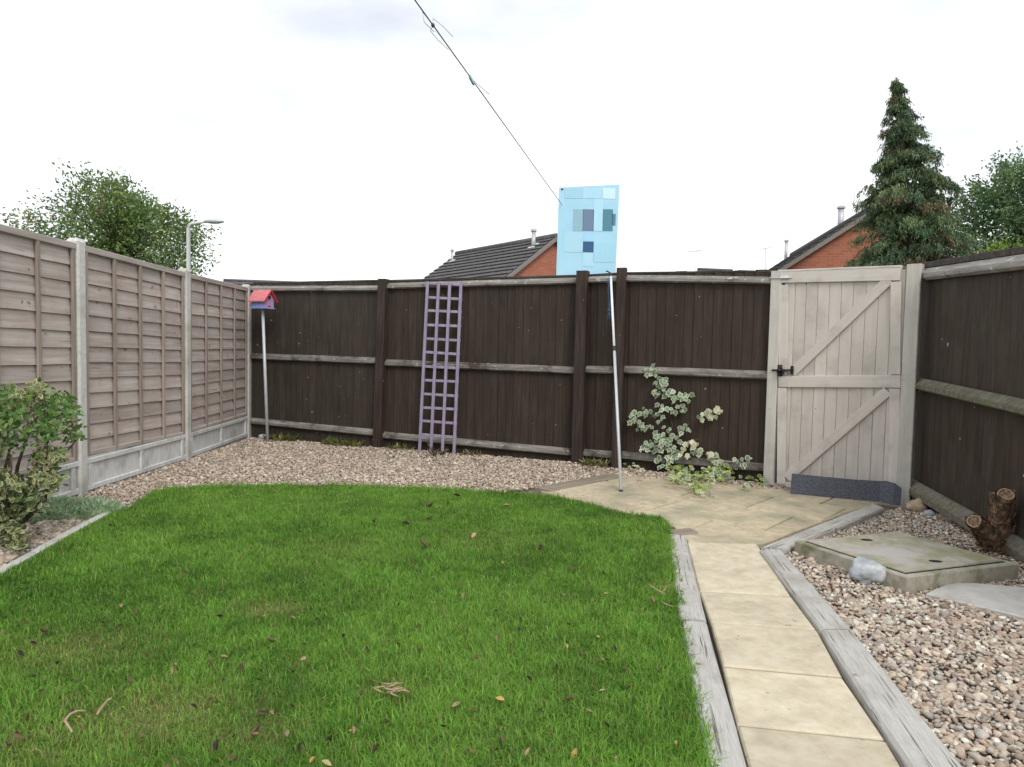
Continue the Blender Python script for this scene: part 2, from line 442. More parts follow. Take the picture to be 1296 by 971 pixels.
class MB:
    def __init__(s):
        s.v, s.f, s.m, s.c = [], [], [], None

    def add(s, vs, fs, mi=0):
        k = len(s.v)
        s.v.extend(Vector(v) for v in vs)
        s.f.extend([i + k for i in f] for f in fs)
        s.m.extend([mi] * len(fs))
        return s

    def box(s, c, size, R=None, ch=0.0, axis=2, mi=0):
        """box with its four long edges chamfered"""
        hx, hy, hz = (d / 2 for d in size)
        h = [hx, hy, hz]
        a, b, l = [(1, 2, 0), (2, 0, 1), (0, 1, 2)][axis]
        if ch > 0:
            prof = [(h[a], h[b] - ch), (h[a] - ch, h[b]), (-h[a] + ch, h[b]), (-h[a], h[b] - ch), (-h[a], -h[b] + ch), (-h[a] + ch, -h[b]), (h[a] - ch, -h[b]), (h[a], -h[b] + ch)]
        else:
            prof = [(h[a], h[b]), (-h[a], h[b]), (-h[a], -h[b]), (h[a], -h[b])]
        n = len(prof)
        vs = []
        for e in (-1, 1):
            for p, q in prof:
                co = [0, 0, 0]
                co[a], co[b], co[l] = p, q, e * h[l]
                vs.append(Vector(co))
        if R is not None:
            vs = [R @ v for v in vs]
        c = Vector(c)
        fs = [[i, (i + 1) % n, n + (i + 1) % n, n + i] for i in range(n)] + [list(range(n))[::-1], list(range(n, 2 * n))]
        return s.add([v + c for v in vs], fs, mi)

    def bar(s, p, q, w, t, up=Vector((0, 0, 1)), ch=0.0, mi=0):
        p, q = Vector(p), Vector(q)
        d = (q - p)
        z = d.normalized()
        x = up.cross(z)
        if x.length < 1e-4:
            x = Vector((1, 0, 0))
        x.normalize()
        y = z.cross(x)
        return s.box((p + q) / 2, (w, t, d.length), Matrix((x, y, z)).transposed(), ch, 2, mi)

    def tube(s, pts, radii, n=8, mi=0, cap=True):
        pts = [Vector(p) for p in pts]
        if not hasattr(radii, '__len__'):
            radii = [radii] * len(pts)
        vs, fs = [], []
        ref = Vector((.31, .2, .93))
        for i, p in enumerate(pts):
            d = (pts[min(i + 1, len(pts) - 1)] - pts[max(i - 1, 0)]).normalized()
            if abs(d.dot(ref)) > .95:
                ref = Vector((1, 0, .1))
            x = ref.cross(d).normalized()
            y = d.cross(x)
            for k in range(n):
                a = 2 * math.pi * k / n
                vs.append(p + (x * math.cos(a) + y * math.sin(a)) * radii[i])
        for i in range(len(pts) - 1):
            for k in range(n):
                fs.append([i * n + k, i * n + (k + 1) % n, (i + 1) * n + (k + 1) % n, (i + 1) * n + k])
        if cap:
            fs.append(list(range(n))[::-1])
            fs.append([(len(pts) - 1) * n + k for k in range(n)])
        return s.add(vs, fs, mi)

    def prism(s, poly, z0, z1, ch=0.0, mi=0):
        poly = [Vector((p[0], p[1])) for p in poly]
        n = len(poly)
        area = sum(poly[i].x * poly[(i + 1) % n].y - poly[(i + 1) % n].x * poly[i].y for i in range(n))
        if area < 0:
            poly.reverse()
        rings = [(poly, z0), (poly, z1 - ch)]
        if ch > 0:
            ins = []
            for i in range(n):
                a, b, c = poly[i - 1], poly[i], poly[(i + 1) % n]
                d1, d2 = (b - a).normalized(), (c - b).normalized()
                n1, n2 = Vector((-d1.y, d1.x)), Vector((-d2.y, d2.x))
                m = n1 + n2
                m = m / max(.3, m.dot(n1)) if m.length > 1e-5 else n1
                ins.append(b + m * ch)
            rings.append((ins, z1))
        vs = [Vector((p.x, p.y, z)) for ring, z in rings for p in ring]
        fs = []
        for r in range(len(rings) - 1):
            for i in range(n):
                fs.append([r * n + i, r * n + (i + 1) % n, (r + 1) * n + (i + 1) % n, (r + 1) * n + i])
        fs.append([(len(rings) - 1) * n + i for i in range(n)])
        fs.append(list(range(n))[::-1])
        return s.add(vs, fs, mi)

    def blob(s, c, r, seed=0, sub=3, amp=.2, freq=1.6, R=None, mi=0, flat=None):
        vs0, fs = ico(sub)
        off = Vector((seed * 7.3, seed * 3.1, seed * 1.7))
        vs = []
        for v in vs0:
            k = 1 + amp * mnoise.noise(v * freq + off) + amp * .4 * mnoise.noise(v * freq * 2.7 + off)
            w = Vector((v.x * r[0] * k, v.y * r[1] * k, v.z * r[2] * k))
            if flat is not None and w.z < -flat:
                w.z = -flat
            if R is not None:
                w = R @ w
            vs.append(w + Vector(c))
        return s.add(vs, fs, mi)

    def mesh(s, name, mats, origin=None, smooth=False):
        if origin is None:
            xs = [min(v[i] for v in s.v) for i in range(3)]
            ys = [max(v[i] for v in s.v) for i in range(3)]
            origin = Vector([(a + b) / 2 for a, b in zip(xs, ys)])
        me = bpy.data.meshes.new(name)
        me.from_pydata([v - Vector(origin) for v in s.v], [], s.f)
        mats = mats if isinstance(mats, (list, tuple)) else [mats]
        for m in mats:
            me.materials.append(m)
        if len(mats) > 1:
            me.polygons.foreach_set('material_index', s.m)
        if smooth:
            me.polygons.foreach_set('use_smooth', [True] * len(s.f))
        me.update()
        return me, Vector(origin)

    def build(s, name, mats, parent=None, smooth=False, origin=None):
        me, o = s.mesh(name, mats, origin, smooth)
        return link_mesh(name, me, parent, o)


def np_object(name, V, F, mat, C=None, parent=None, smooth=False, origin=(0, 0, 0)):
    """numpy arrays -> one mesh object (V nx3, F mx3 or mx4, C per-vertex rgb)"""
    me = bpy.data.meshes.new(name)
    V = np.asarray(V, np.float32) - np.asarray(origin, np.float32)
    nv, (nf, k) = len(V), F.shape
    me.vertices.add(nv)
    me.vertices.foreach_set('co', V.ravel())
    me.loops.add(nf * k)
    me.loops.foreach_set('vertex_index', F.astype(np.int32).ravel())
    me.polygons.add(nf)
    me.polygons.foreach_set('loop_start', np.arange(0, nf * k, k, dtype=np.int32))
    if smooth:
        me.polygons.foreach_set('use_smooth', np.ones(nf, bool))
    if C is not None:
        at = me.color_attributes.new('Col', 'FLOAT_COLOR', 'POINT')
        C4 = np.ones((nv, 4), np.float32)
        C4[:, :3] = C
        at.data.foreach_set('color', C4.ravel())
    me.materials.append(mat)
    me.update(calc_edges=True)
    me.validate()
    return link_mesh(name, me, parent, Vector(origin))


def rand_rot(n, g=rng):
    q = g.normal(size=(n, 4))
    q /= np.linalg.norm(q, axis=1, keepdims=True)
    w, x, y, z = q.T
    return np.stack([np.stack([1 - 2 * (y * y + z * z), 2 * (x * y - z * w), 2 * (x * z + y * w)], -1),
                     np.stack([2 * (x * y + z * w), 1 - 2 * (x * x + z * z), 2 * (y * z - x * w)], -1),
                     np.stack([2 * (x * z - y * w), 2 * (y * z + x * w), 1 - 2 * (x * x + y * y)], -1)], 1)


def scatter(tv, tf, R, S, P):
    """template verts tv (k,3), faces tf; per-copy rotation R (n,3,3), scale S (n,3), place P (n,3)"""
    tv = np.asarray(tv, float)
    X = np.einsum('nij,nkj->nki', R, tv[None] * S[:, None, :]) + P[:, None, :]
    n, k = len(P), len(tv)
    F = np.asarray(tf)[None] + (np.arange(n) * k)[:, None, None]
    return X.reshape(-1, 3), F.reshape(-1, len(tf[0]))


def inpoly(pts, poly):
    x, y = pts[:, 0], pts[:, 1]
    r = np.zeros(len(pts), bool)
    n = len(poly)
    for i in range(n):
        x1, y1 = poly[i][0], poly[i][1]
        x2, y2 = poly[(i + 1) % n][0], poly[(i + 1) % n][1]
        c = ((y1 > y) != (y2 > y)) & (x < (x2 - x1) * (y - y1) / ((y2 - y1) + 1e-12) + x1)
        r ^= c
    return r


def vnoise(x, y, seed=0, oct=4, freq=1.0):
    """cheap value noise on arrays, about 0..1"""
    out = np.zeros_like(x)
    amp, tot = 1.0, 0
    for o in range(oct):
        f = freq * 2 ** o
        xi, yi = np.floor(x * f).astype(int), np.floor(y * f).astype(int)
        xf, yf = x * f - xi, y * f - yi
        xf, yf = xf * xf * (3 - 2 * xf), yf * yf * (3 - 2 * yf)

        def h(a, b):
            v = np.sin(a * 127.1 + b * 311.7 + (seed + o) * 74.7) * 43758.5453
            return v - np.floor(v)
        out += amp * ((h(xi, yi) * (1 - xf) + h(xi + 1, yi) * xf) * (1 - yf) + (h(xi, yi + 1) * (1 - xf) + h(xi + 1, yi + 1) * xf) * yf)
        tot += amp
        amp *= .5
    return out / tot


# ------------------------------------------------------------------ ground
LAWN = [(-2.66, 0.2), (-2.70, 3.45), (-2.84, 4.45), (-2.90, 4.95)]
LAWN += [tuple(gp(x, y, .045).xy) for x, y in ((152, 646), (175, 634), (194, 622), (215, 617), (260, 614.5), (330, 612.5), (420, 613), (520, 616.5), (610, 620), (660, 623), (697, 627), (751, 639), (790, 648.5), (815, 650), (836, 653), (846, 662), (850, 675))]
LAWN += [tuple(gp(x, y, .03).xy) for x, y in ((853, 690), (862, 735), (869, 786), (884, 860), (902, 955), (914, 1020))] + [(0.50, 1.0), (0.40, 0.2)]


def sheet(name, poly, z, mat, kind='structure', sub=0):
    me = bpy.data.meshes.new(name)
    me.from_pydata([(p[0], p[1], 0) for p in poly], [], [list(range(len(poly)))])
    me.materials.append(mat)
    o = link_mesh(name, me, None, (0, 0, z))
    o['kind'] = kind
    return o


sheet('ground', [(-900, -300), (900, -300), (900, 1500), (-900, 1500)], -.06, MAT['earth'])
sheet('gravel_bed', [(-3.75, -.5), (3.9, -.5), (4.3, 6.1), (-3.4, 10.0), (-3.75, 9.9)], -.02, MAT['gravel_soil'])
lawn_mb = MB()
lawn_mb.prism(LAWN, -.03, .018)
lawn = lawn_mb.build('lawn', MAT['soil'])
lawn['kind'] = 'structure'


# ---- grass
def grass():
    g = np.random.default_rng(3)
    N = 760000
    P = np.stack([g.uniform(-3.05, 1.25, N), 1.0 + 5.4 * g.random(N) ** 1.25], -1)
    ok = inpoly(P, LAWN)
    # a few blades lean over the edges
    P = P[ok]
    inside = (np.abs(P[:, 0]) < .83 * P[:, 1] + .5)
    P = P[inside]
    n = len(P)
    x, y = P.T
    big = vnoise(x, y, 1, 3, .9)
    mid = vnoise(x, y, 5, 3, 3.5)
    fine = vnoise(x, y, 9, 2, 14)
    # worn, paler patches seen in the photograph
    worn = np.zeros(n)
    for (px, py, r, s) in ((340, 778, .17, .9), (95, 830, .34, .6), (195, 912, .34, .7), (320, 935, .18, .6), (60, 950, .3, .5), (620, 690, .5, .3), (430, 700, .5, .22), (850, 750, .13, .5), (500, 880, .1, .4)):
        c = gp(px, py)
        d2 = ((x - c.x) ** 2 + ((y - c.y) * 1.5) ** 2) / r ** 2
        worn = np.maximum(worn, s * np.exp(-d2 * 1.3) * (.6 + .7 * mid))
    keep = g.random(n) > worn * .55 + np.clip(.40 - fine, 0, .3) * .9
    P, x, y, big, mid, fine, worn = P[keep], x[keep], y[keep], big[keep], mid[keep], fine[keep], worn[keep]
    n = len(P)
    L = (.020 + .029 * g.random(n)) * (.65 + .7 * mid) * (1 - .5 * worn)
    tall = g.random(n) < .03
    L[tall] *= 1.5
    tuft = vnoise(x, y, 77, 2, 22)
    L *= .7 + .6 * tuft
    # taller, shaggier fringe along the edge that meets the gravel and the sleepers
    A = np.array(LAWN)
    dist = np.full(n, 9.0)
    for i in range(3, len(A) - 1):
        a, b = A[i], A[i + 1]
        ab = b - a
        t = np.clip(((P - a) @ ab) / (ab @ ab), 0, 1)
        dist = np.minimum(dist, np.linalg.norm(P - a - t[:, None] * ab, axis=1))
    L *= 1 + .45 * np.exp(-dist / .06)
    W = (.0010 + .0012 * g.random(n)) * (.75 + .16 * y)
    ang = g.random(n) * 2 * np.pi
    lean = np.abs(g.normal(0, .55, n)) + .12
    d = np.stack([np.cos(ang), np.sin(ang)], -1)
    side = np.stack([-np.sin(ang + g.normal(0, .8, n)), np.cos(ang)], -1)
    base = np.concatenate([P, np.full((n, 1), .016)], 1)

    def at(t, bend):
        h = L * t * np.cos(lean * bend)
        o = L * t * np.sin(lean * bend)
        return base + np.concatenate([d * o[:, None], h[:, None]], 1)
    s3 = np.concatenate([side * W[:, None], np.zeros((n, 1))], 1)
    p0, p1, p2 = base, at(.55, .8), at(1, 1.45)
    V = np.stack([p0 - s3, p0 + s3, p1 - s3 * .8, p1 + s3 * .8, p2], 1).reshape(-1, 3)
    k = (np.arange(n) * 5)[:, None]
    F = np.concatenate([k + np.array([[0, 1, 3]]), k + np.array([[0, 3, 2]]), k + np.array([[2, 3, 4]])], 0)
    a = np.array([.072, .190, .022])
    b2 = np.array([.215, .435, .060])
    yel = np.array([.36, .43, .12])
    dry = np.array([.34, .27, .12])
    t = np.clip(.54 + 1.2 * (big - .5) + 1.2 * (mid - .5) + .9 * (fine - .5) + g.normal(0, .27, n), 0, 1)[:, None]
    C = a * (1 - t) + b2 * t
    q = np.clip(g.normal(.02, .14, n) + worn * .55 + .5 * np.clip(big - .52, 0, 1), 0, .85)[:, None]
    C = C * (1 - q) + yel * q
    dr = (g.random(n) < .035 + .35 * worn)
    C[dr] = dry * g.uniform(.6, 1.2, (dr.sum(), 1))
    C *= g.uniform(.75, 1.25, (n, 1))
    C5 = np.repeat(C[:, None, :], 5, 1)
    o = np_object('grass', V, F, MAT['blade'], C5.reshape(-1, 3))
    tag(o, 'short green mown grass covering the lawn', None, None, 'stuff')
    o['category'] = 'grass'


grass()

# ---- gravel
PAL = np.array([(.50, .40, .325), (.42, .325, .26), (.55, .465, .39), (.62, .56, .49), (.37, .285, .235), (.51, .44, .385), (.37, .335, .315), (.68, .635, .58), (.46, .32, .25), (.55, .445, .345), (.44, .365, .33), (.27, .215, .18)])
PAL_BACK = np.array([(.50, .38, .305), (.43, .32, .26), (.54, .44, .365), (.64, .565, .485), (.36, .27, .22), (.48, .385, .325), (.31, .25, .215), (.59, .495, .415), (.24, .18, .145)])


def pebbles(name, polys, holes, spacing, size, sub, pal, label, seed, z=0.0, ylim=(0, 99), mound=None):
    g = np.random.default_rng(seed)
    allp = []
    for poly in polys:
        A = np.array([(p[0], p[1]) for p in poly])
        lo, hi = A.min(0), A.max(0)
        nx, ny = ((hi - lo) / spacing).astype(int) + 1
        gx, gy = np.meshgrid(np.arange(nx), np.arange(ny))
        P = np.stack([gx.ravel(), gy.ravel()], -1) * spacing + lo + g.uniform(-.5, .5, (nx * ny, 2)) * spacing * 1.1
        P = P[inpoly(P, poly)]
        allp.append(P)
    P = np.concatenate(allp)
    for h in holes:
        P = P[~inpoly(P, h)]
    P = P[(P[:, 1] > ylim[0]) & (P[:, 1] <= ylim[1]) & (np.abs(P[:, 0]) < .83 * P[:, 1] + .5)]
    n = len(P)
    s = size * np.exp(g.normal(0, .28, n))
    S = np.stack([s * g.uniform(.8, 1.25, n), s * g.uniform(.65, 1.0, n), s * g.uniform(.4, .7, n)], -1) * .5
    e = g.random(n) * 2 * np.pi
    ca, sa = np.cos(e), np.sin(e)
    Rz = np.zeros((n, 3, 3))
    Rz[:, 0, 0], Rz[:, 0, 1], Rz[:, 1, 0], Rz[:, 1, 1], Rz[:, 2, 2] = ca, -sa, sa, ca, 1
    tl, tm = g.normal(0, .38, n), g.normal(0, .38, n)
    Rx = np.zeros((n, 3, 3))
    Rx[:, 0, 0] = 1
    Rx[:, 1, 1], Rx[:, 1, 2], Rx[:, 2, 1], Rx[:, 2, 2] = np.cos(tl), -np.sin(tl), np.sin(tl), np.cos(tl)
    Ry = np.zeros((n, 3, 3))
    Ry[:, 1, 1] = 1
    Ry[:, 0, 0], Ry[:, 0, 2], Ry[:, 2, 0], Ry[:, 2, 2] = np.cos(tm), np.sin(tm), -np.sin(tm), np.cos(tm)
    R = Rz @ Rx @ Ry
    zz = z + g.uniform(-.006, .012, n) + .02 * (vnoise(P[:, 0], P[:, 1], seed, 2, 3) - .5)
    if mound is not None:
        zz += mound(P[:, 0], P[:, 1])
    tv, tf = ico(sub)
    tv = np.array([tuple(v) for v in tv])
    # a slightly knobbly template so that stones are not true ellipsoids
    V = np.empty((0, 3))
    Vs, Fs, Cs, off = [], [], [], 0
    for kk in range(6):
        idx = np.arange(n) % 6 == kk
        tk = tv * (1 + .16 * np.sin(tv @ np.array([2.1 + kk, -1.7, 1.3 * kk]) * 1.6 + kk)[:, None])
        v, f = scatter(tk, tf, R[idx], S[idx], np.concatenate([P[idx], zz[idx][:, None]], 1))
        c = pal[g.integers(0, len(pal), idx.sum())] * np.array([1.01, 1.035, .985]) * g.uniform(.72, 1.22, (idx.sum(), 1))
        Vs.append(v)
        Fs.append(f + off)
        Cs.append(np.repeat(c, len(tv), 0))
        off += len(v)
    o = np_object(name, np.concatenate(Vs), np.concatenate(Fs), MAT['pebble'], np.clip(np.concatenate(Cs), 0, .8), smooth=True)
    tag(o, label, 'gravel', None, 'stuff')
    return o


C0, P1, P2, P3, P4, P5 = (-3.65, 9.4), (-1.68, 8.62), (.77, 7.77), (1.17, 7.5), (2.56, 6.72), (3.47, 5.87)
F0, F1 = (3.50, 5.80), (3.30, 4.47)
F00 = (3.53, 6.0)
FE = (2.96, 2.2)

COVER = [gp(1006, 684, .10), gp(1148, 730, .10), gp(1289, 713, .10)]
COVER.append(COVER[0] + COVER[2] - COVER[1])
STEP = [(2.24, 3.60), (2.47, 3.77), (2.60, 3.79), (2.90, 3.72), (3.0, 3.66), (3.0, 3.05), (2.80, 3.02)]
SL_R_IN = [gp(962, 695, .055), gp(1040, 797, .055), gp(1152, 971, .055)]
SL_R_OUT = [gp(990, 696, .055), gp(1080, 797, .055), gp(1222, 971, .055)]
SL_L_IN = [gp(846, 676, .045), gp(861, 785, .045), gp(896, 971, .045)]
SL_L_OUT = [gp(868, 678, .045), gp(895, 787, .045), gp(947, 971, .045)]
PATIO = [(0.28, 6.06), (1.14, 6.86), (1.63, 6.84), (2.0, 6.66), (2.62, 6.25), (3.18, 5.82), (3.16, 5.82), (2.07, 4.86), (1.70, 4.5), (1.20, 4.5), (1.20, 4.92), (0.90, 5.35), (0.6, 5.68)]

SRO = [SL_R_OUT[2] + (SL_R_OUT[2] - SL_R_OUT[1]) * .8, SL_R_OUT[2], SL_R_OUT[1], SL_R_OUT[0]]
RIGHT_GRAVEL = [(p.x + .006, p.y) for p in SRO] + [ (2.3, 4.86), (3.25, 5.72), (3.45, 5.75), (3.5, 5.6), (3.36, 4.47), (3.05, 2.0), (3.0, 1.2)]
cover_hole = [tuple(p[:2]) for p in COVER]
pebbles('gravel', [RIGHT_GRAVEL], [cover_hole, STEP], 0.0180, .0245, 2, PAL, 'mixed brown and cream pebbles beside the path', 11, .004, (0, 3.6))
pebbles('gravel', [RIGHT_GRAVEL], [cover_hole, STEP], 0.0185, .024, 1, PAL, 'finer tan gravel around the concrete cover by the gate', 12, .004, (3.6, 9))
BACK_GRAVEL = [(-3.55, 9.3), (-3.55, 5.0)] + LAWN[3:13] + [ (1.12, 6.9), (2.0, 6.66), (2.6, 6.3), (2.62, 6.62), (1.2, 7.42), (.8, 7.72), (-1.65, 8.6)]
pebbles('gravel', [BACK_GRAVEL], [], 0.0215, .0275, 1, PAL_BACK, 'pinkish brown shingle strip between the lawn and the back fence', 13, .004)
pebbles('gravel', [[(-3.6, 5.0), (-3.6, 2.5), (-2.78, 2.5), (-2.92, 4.5), (-2.97, 5.0)]], [], .024, .036, 2, PAL, 'brown pebbles under the variegated shrub', 14, .004)


# ------------------------------------------------------------------ path and patio
def clip(poly, cell):
    out = [Vector((p[0], p[1])) for p in poly]
    n = len(cell)
    for i in range(n):
        a, b = Vector(cell[i]), Vector(cell[(i + 1) % n])
        e = b - a
        ins = lambda p: e.x * (p.y - a.y) - e.y * (p.x - a.x) >= 0
        res = []
        for j in range(len(out)):
            p, q = out[j], out[(j + 1) % len(out)]
            ip, iq = ins(p), ins(q)
            if ip:
                res.append(p)
            if ip != iq:
                d = q - p
                den = e.x * d.y - e.y * d.x
                t = -(e.x * (p.y - a.y) - e.y * (p.x - a.x)) / den
                res.append(p + d * t)
        out = res
        if len(out) < 3:
            return []
    clean = []
    for p in out:
        if not clean or (p - clean[-1]).length > .004:
            clean.append(p)
    if len(clean) > 2 and (clean[0] - clean[-1]).length < .004:
        clean.pop()
    return clean


def slab_mesh(poly, z0, z1, seed):
    """a slab with an uneven riven top: chamfered prism"""
    mb = MB()
    mb.prism(poly, z0, z1, .007)
    for v in mb.v:
        if v.z > z1 - .001:
            v.z += .0022 * mnoise.noise(Vector((v.x * 6, v.y * 6, seed)))
    return mb


path = sheet('garden_path', [(1.18, 4.5), (1.68, 4.5), (1.20, 1.0), (.55, 1.0)], -.004, MAT['mortar'])
ZS = .03
LE = [gp(x, y, ZS) for x, y in ((877, 697), (888, 748), (903, 787), (919, 843), (937, 917), (957, 985))]
RE = [gp(x, y, ZS) for x, y in ((962, 699), (1003, 754), (1036, 797), (1069, 857), (1124, 936), (1168, 1010))]
LE[0], RE[0] = Vector((1.195, 4.485, ZS)), Vector((1.66, 4.485, ZS))
RE = [p + Vector((-.009, 0, 0)) for p in RE]
LE = [p + Vector((-.010, 0, 0)) for p in LE]
for k_ in range(2):
    LE.append(LE[-1] + (LE[-1] - LE[-3]) * .55)
    RE.append(RE[-1] + (RE[-1] - RE[-3]) * .55)
for i in range(len(LE) - 1):
    a, b, c, d = (p.xy for p in (LE[i], LE[i + 1], RE[i + 1], RE[i]))
    e0, e1 = (b - a).normalized() * .0085, (c - d).normalized() * .0085
    slab_mesh([a + e0, b - e0, c - e1, d + e1], -.02, ZS + random.uniform(-.0015, .002), i).build('paving_slab', MAT['sandstone'], path)

patio = sheet('patio', PATIO, -.002, MAT['mortar'])
du, dv = Vector((.745, -.667)), Vector((.667, .745))
org = Vector((1.9, 5.6))
k = 0
for j in range(-5, 6):
    cell_w = .90 if j % 2 else .60
    for i in range(-6, 7):
        a = org + du * ((i + (.5 if j % 2 else .1)) * cell_w) + dv * (j * .60)
        g_ = .0065
        cell = [a + du * g_ + dv * g_, a + du * (cell_w - g_) + dv * g_, a + du * (cell_w - g_) + dv * (.60 - g_), a + du * g_ + dv * (.60 - g_)]
        c = clip(PATIO, cell)
        if len(c) < 3:
            continue
        ar = abs(sum(c[q].x * c[(q + 1) % len(c)].y - c[(q + 1) % len(c)].x * c[q].y for q in range(len(c)))) / 2
        if ar < .006:
            continue
        k += 1
        slab_mesh(c, -.02, .028 + random.uniform(-.002, .002), k + 20).build('paving_slab', MAT['patio_stone'], patio)


# sleepers
def sleeper(quad, z1, label, mat, group='timber edgings along the path', z0=-.05, name='timber_sleeper'):
    """quad: in0, in1, out1, out0 - a weathered beam with softened, slightly wavy edges"""
    a, b, c, d = (Vector((p[0], p[1], 0)) for p in quad)
    L = max((b - a).length, (c - d).length)
    n = max(2, int(L / .08))
    mb = MB()
    vs, fs = [], []
    for i in range(n + 1):
        t = i / n
        p, q = a.lerp(b, t), d.lerp(c, t)
        w = (q - p)
        wl_ = w.length
        s = w / wl_
        e = .0035 * mnoise.noise(Vector((t * L * 5, a.x, a.y)))
        e2 = .0035 * mnoise.noise(Vector((t * L * 5, a.y, c.x)))
        zt = z1 + .003 * mnoise.noise(Vector((t * L * 3, c.x, c.y)))
        ring = [p + s * e + Vector((0, 0, z0)), p + s * e + Vector((0, 0, zt - .012)), p + s * (e + .012) + Vector((0, 0, zt)),
                p.lerp(q, .5) + Vector((0, 0, zt + .002)),
                q - s * (e2 + .012) + Vector((0, 0, zt)), q - s * e2 + Vector((0, 0, zt - .012)), q - s * e2 + Vector((0, 0, z0))]
        vs += ring
    m = 7
    for i in range(n):
        for k_ in range(m - 1):
            fs.append([i * m + k_, (i + 1) * m + k_, (i + 1) * m + k_ + 1, i * m + k_ + 1])
    fs.append(list(range(m)))
    fs.append([n * m + k_ for k_ in range(m)][::-1])
    # local y along the grain
    mb.add(vs, fs)
    me, o = mb.mesh(name, mat)
    ob = link_mesh(name, me, None, o)
    bm = bmesh.new()
    bm.from_mesh(me)
    bmesh.ops.recalc_face_normals(bm, faces=bm.faces)
    ang = math.atan2((b - a).y, (b - a).x) - math.pi / 2
    bmesh.ops.rotate(bm, verts=bm.verts, cent=(0, 0, 0), matrix=Matrix.Rotation(-ang, 3, 'Z'))
    bm.to_mesh(me)
    bm.free()
    ob.rotation_euler = (0, 0, ang)
    tag(ob, label, 'sleeper', group)
    return ob


def ext(p, q, y):
    t = (y - p.y) / (q.y - p.y)
    return p + (q - p) * t


G_ = 'weathered timber sleepers edging the path'
def lerp_pt(a, b, t): return a + (b - a) * t
sleeper([SL_R_IN[0], lerp_pt(SL_R_IN[0], SL_R_IN[1], .99), lerp_pt(SL_R_OUT[0], SL_R_OUT[1], .99), SL_R_OUT[0]], .055, 'grey timber sleeper between path and pebbles, ending at the angled edging', MAT['sleeper'], G_)
sleeper([SL_R_IN[1], ext(SL_R_IN[1], SL_R_IN[2], 1.2), ext(SL_R_OUT[1], SL_R_OUT[2], 1.2), SL_R_OUT[1]], .053, 'long grey timber sleeper between path and pebbles, nearest the camera', MAT['sleeper'], G_)
sleeper([SL_L_IN[0], lerp_pt(SL_L_IN[0], SL_L_IN[1], .99), lerp_pt(SL_L_OUT[0], SL_L_OUT[1], .99), SL_L_OUT[0]], .045, 'short grey timber sleeper between lawn and path at the patio corner', MAT['sleeper'], G_)
sleeper([SL_L_IN[1], ext(SL_L_IN[1], SL_L_IN[2], 1.2), ext(SL_L_OUT[1], SL_L_OUT[2], 1.2), SL_L_OUT[1]], .043, 'long grey timber sleeper between lawn edge and path, running towards the camera', MAT['sleeper'], G_)
sleeper([gp(963, 692, .052), gp(1104, 637, .052), gp(1119, 643, .052), gp(994, 694, .052)], .052, 'grey timber edging set at an angle between patio and cover', MAT['sleeper'], G_)
sleeper([gp(694, 621, .04), gp(784, 604, .04), gp(776, 598, .04), gp(676, 617, .04)], .04, 'brown timber edging between the shingle strip and patio', MAT['edging_timber'], G_)
sleeper([gp(843, 670, .04), gp(872, 668, .04), gp(884, 674, .04), gp(852, 676, .04)], .04, 'short stub of timber at the corner of the lawn', MAT['edging_timber'], G_)

# concrete edging on the left of the lawn
ed = [(-2.70, .8), (-2.755, 3.55), (-2.90, 4.45), (-2.955, 4.85), (-2.98, 5.15)]
mb = MB()
for i in range(len(ed) - 1):
    p, q = Vector(ed[i]), Vector(ed[i + 1])
    d = (q - p).normalized()
    nn = Vector((d.y, -d.x))
    seg = p
    mb.prism([p + d * .002, q - d * .002, q - d * .002 + nn * .052, p + d * .002 + nn * .052], -.05, .045, .008)
tag(mb.build('concrete_edging', MAT['concrete']), 'thin grey concrete edging strip along the left side of lawn', 'edging')

# ------------------------------------------------------------------ left fence: concrete posts, gravel boards, larch-lap panels
lf = thing('panel_fence', 'left fence of lapped wooden panels between concrete posts', 'fence', (-3.6, 5.6, 0))
LP = [(-3.57, 1.95), (-3.585, 3.80), (-3.59, 5.63), (-3.56, 7.41), (-3.65, 9.37)]
LH = [2.13, 2.13, 2.115, 2.08, 2.09]


def concrete_post(p, h):
    mb = MB()
    mb.box((p[0], p[1], h / 2 - .1), (.105, .105, h + .2 - .05), None, .014)
    # weathered top
    a = .0525
    z0, z1 = h - .025, h
    zt = h / 2 - .1 + (h + .15) / 2
    mb.add([(p[0] - a, p[1] - a, zt), (p[0] + a, p[1] - a, zt), (p[0] + a, p[1] + a, zt), (p[0] - a, p[1] + a, zt),
            (p[0] - a * .6, p[1] - a * .6, zt + .03), (p[0] + a * .6, p[1] - a * .6, zt + .03), (p[0] + a * .6, p[1] + a * .6, zt + .03), (p[0] - a * .6, p[1] + a * .6, zt + .03)],
           [[0, 1, 5, 4], [1, 2, 6, 5], [2, 3, 7, 6], [3, 0, 4, 7], [4, 5, 6, 7]])
    return mb.build('concrete_post', MAT['concrete'], lf)


for p, h in zip(LP, LH):
    concrete_post(p, h)


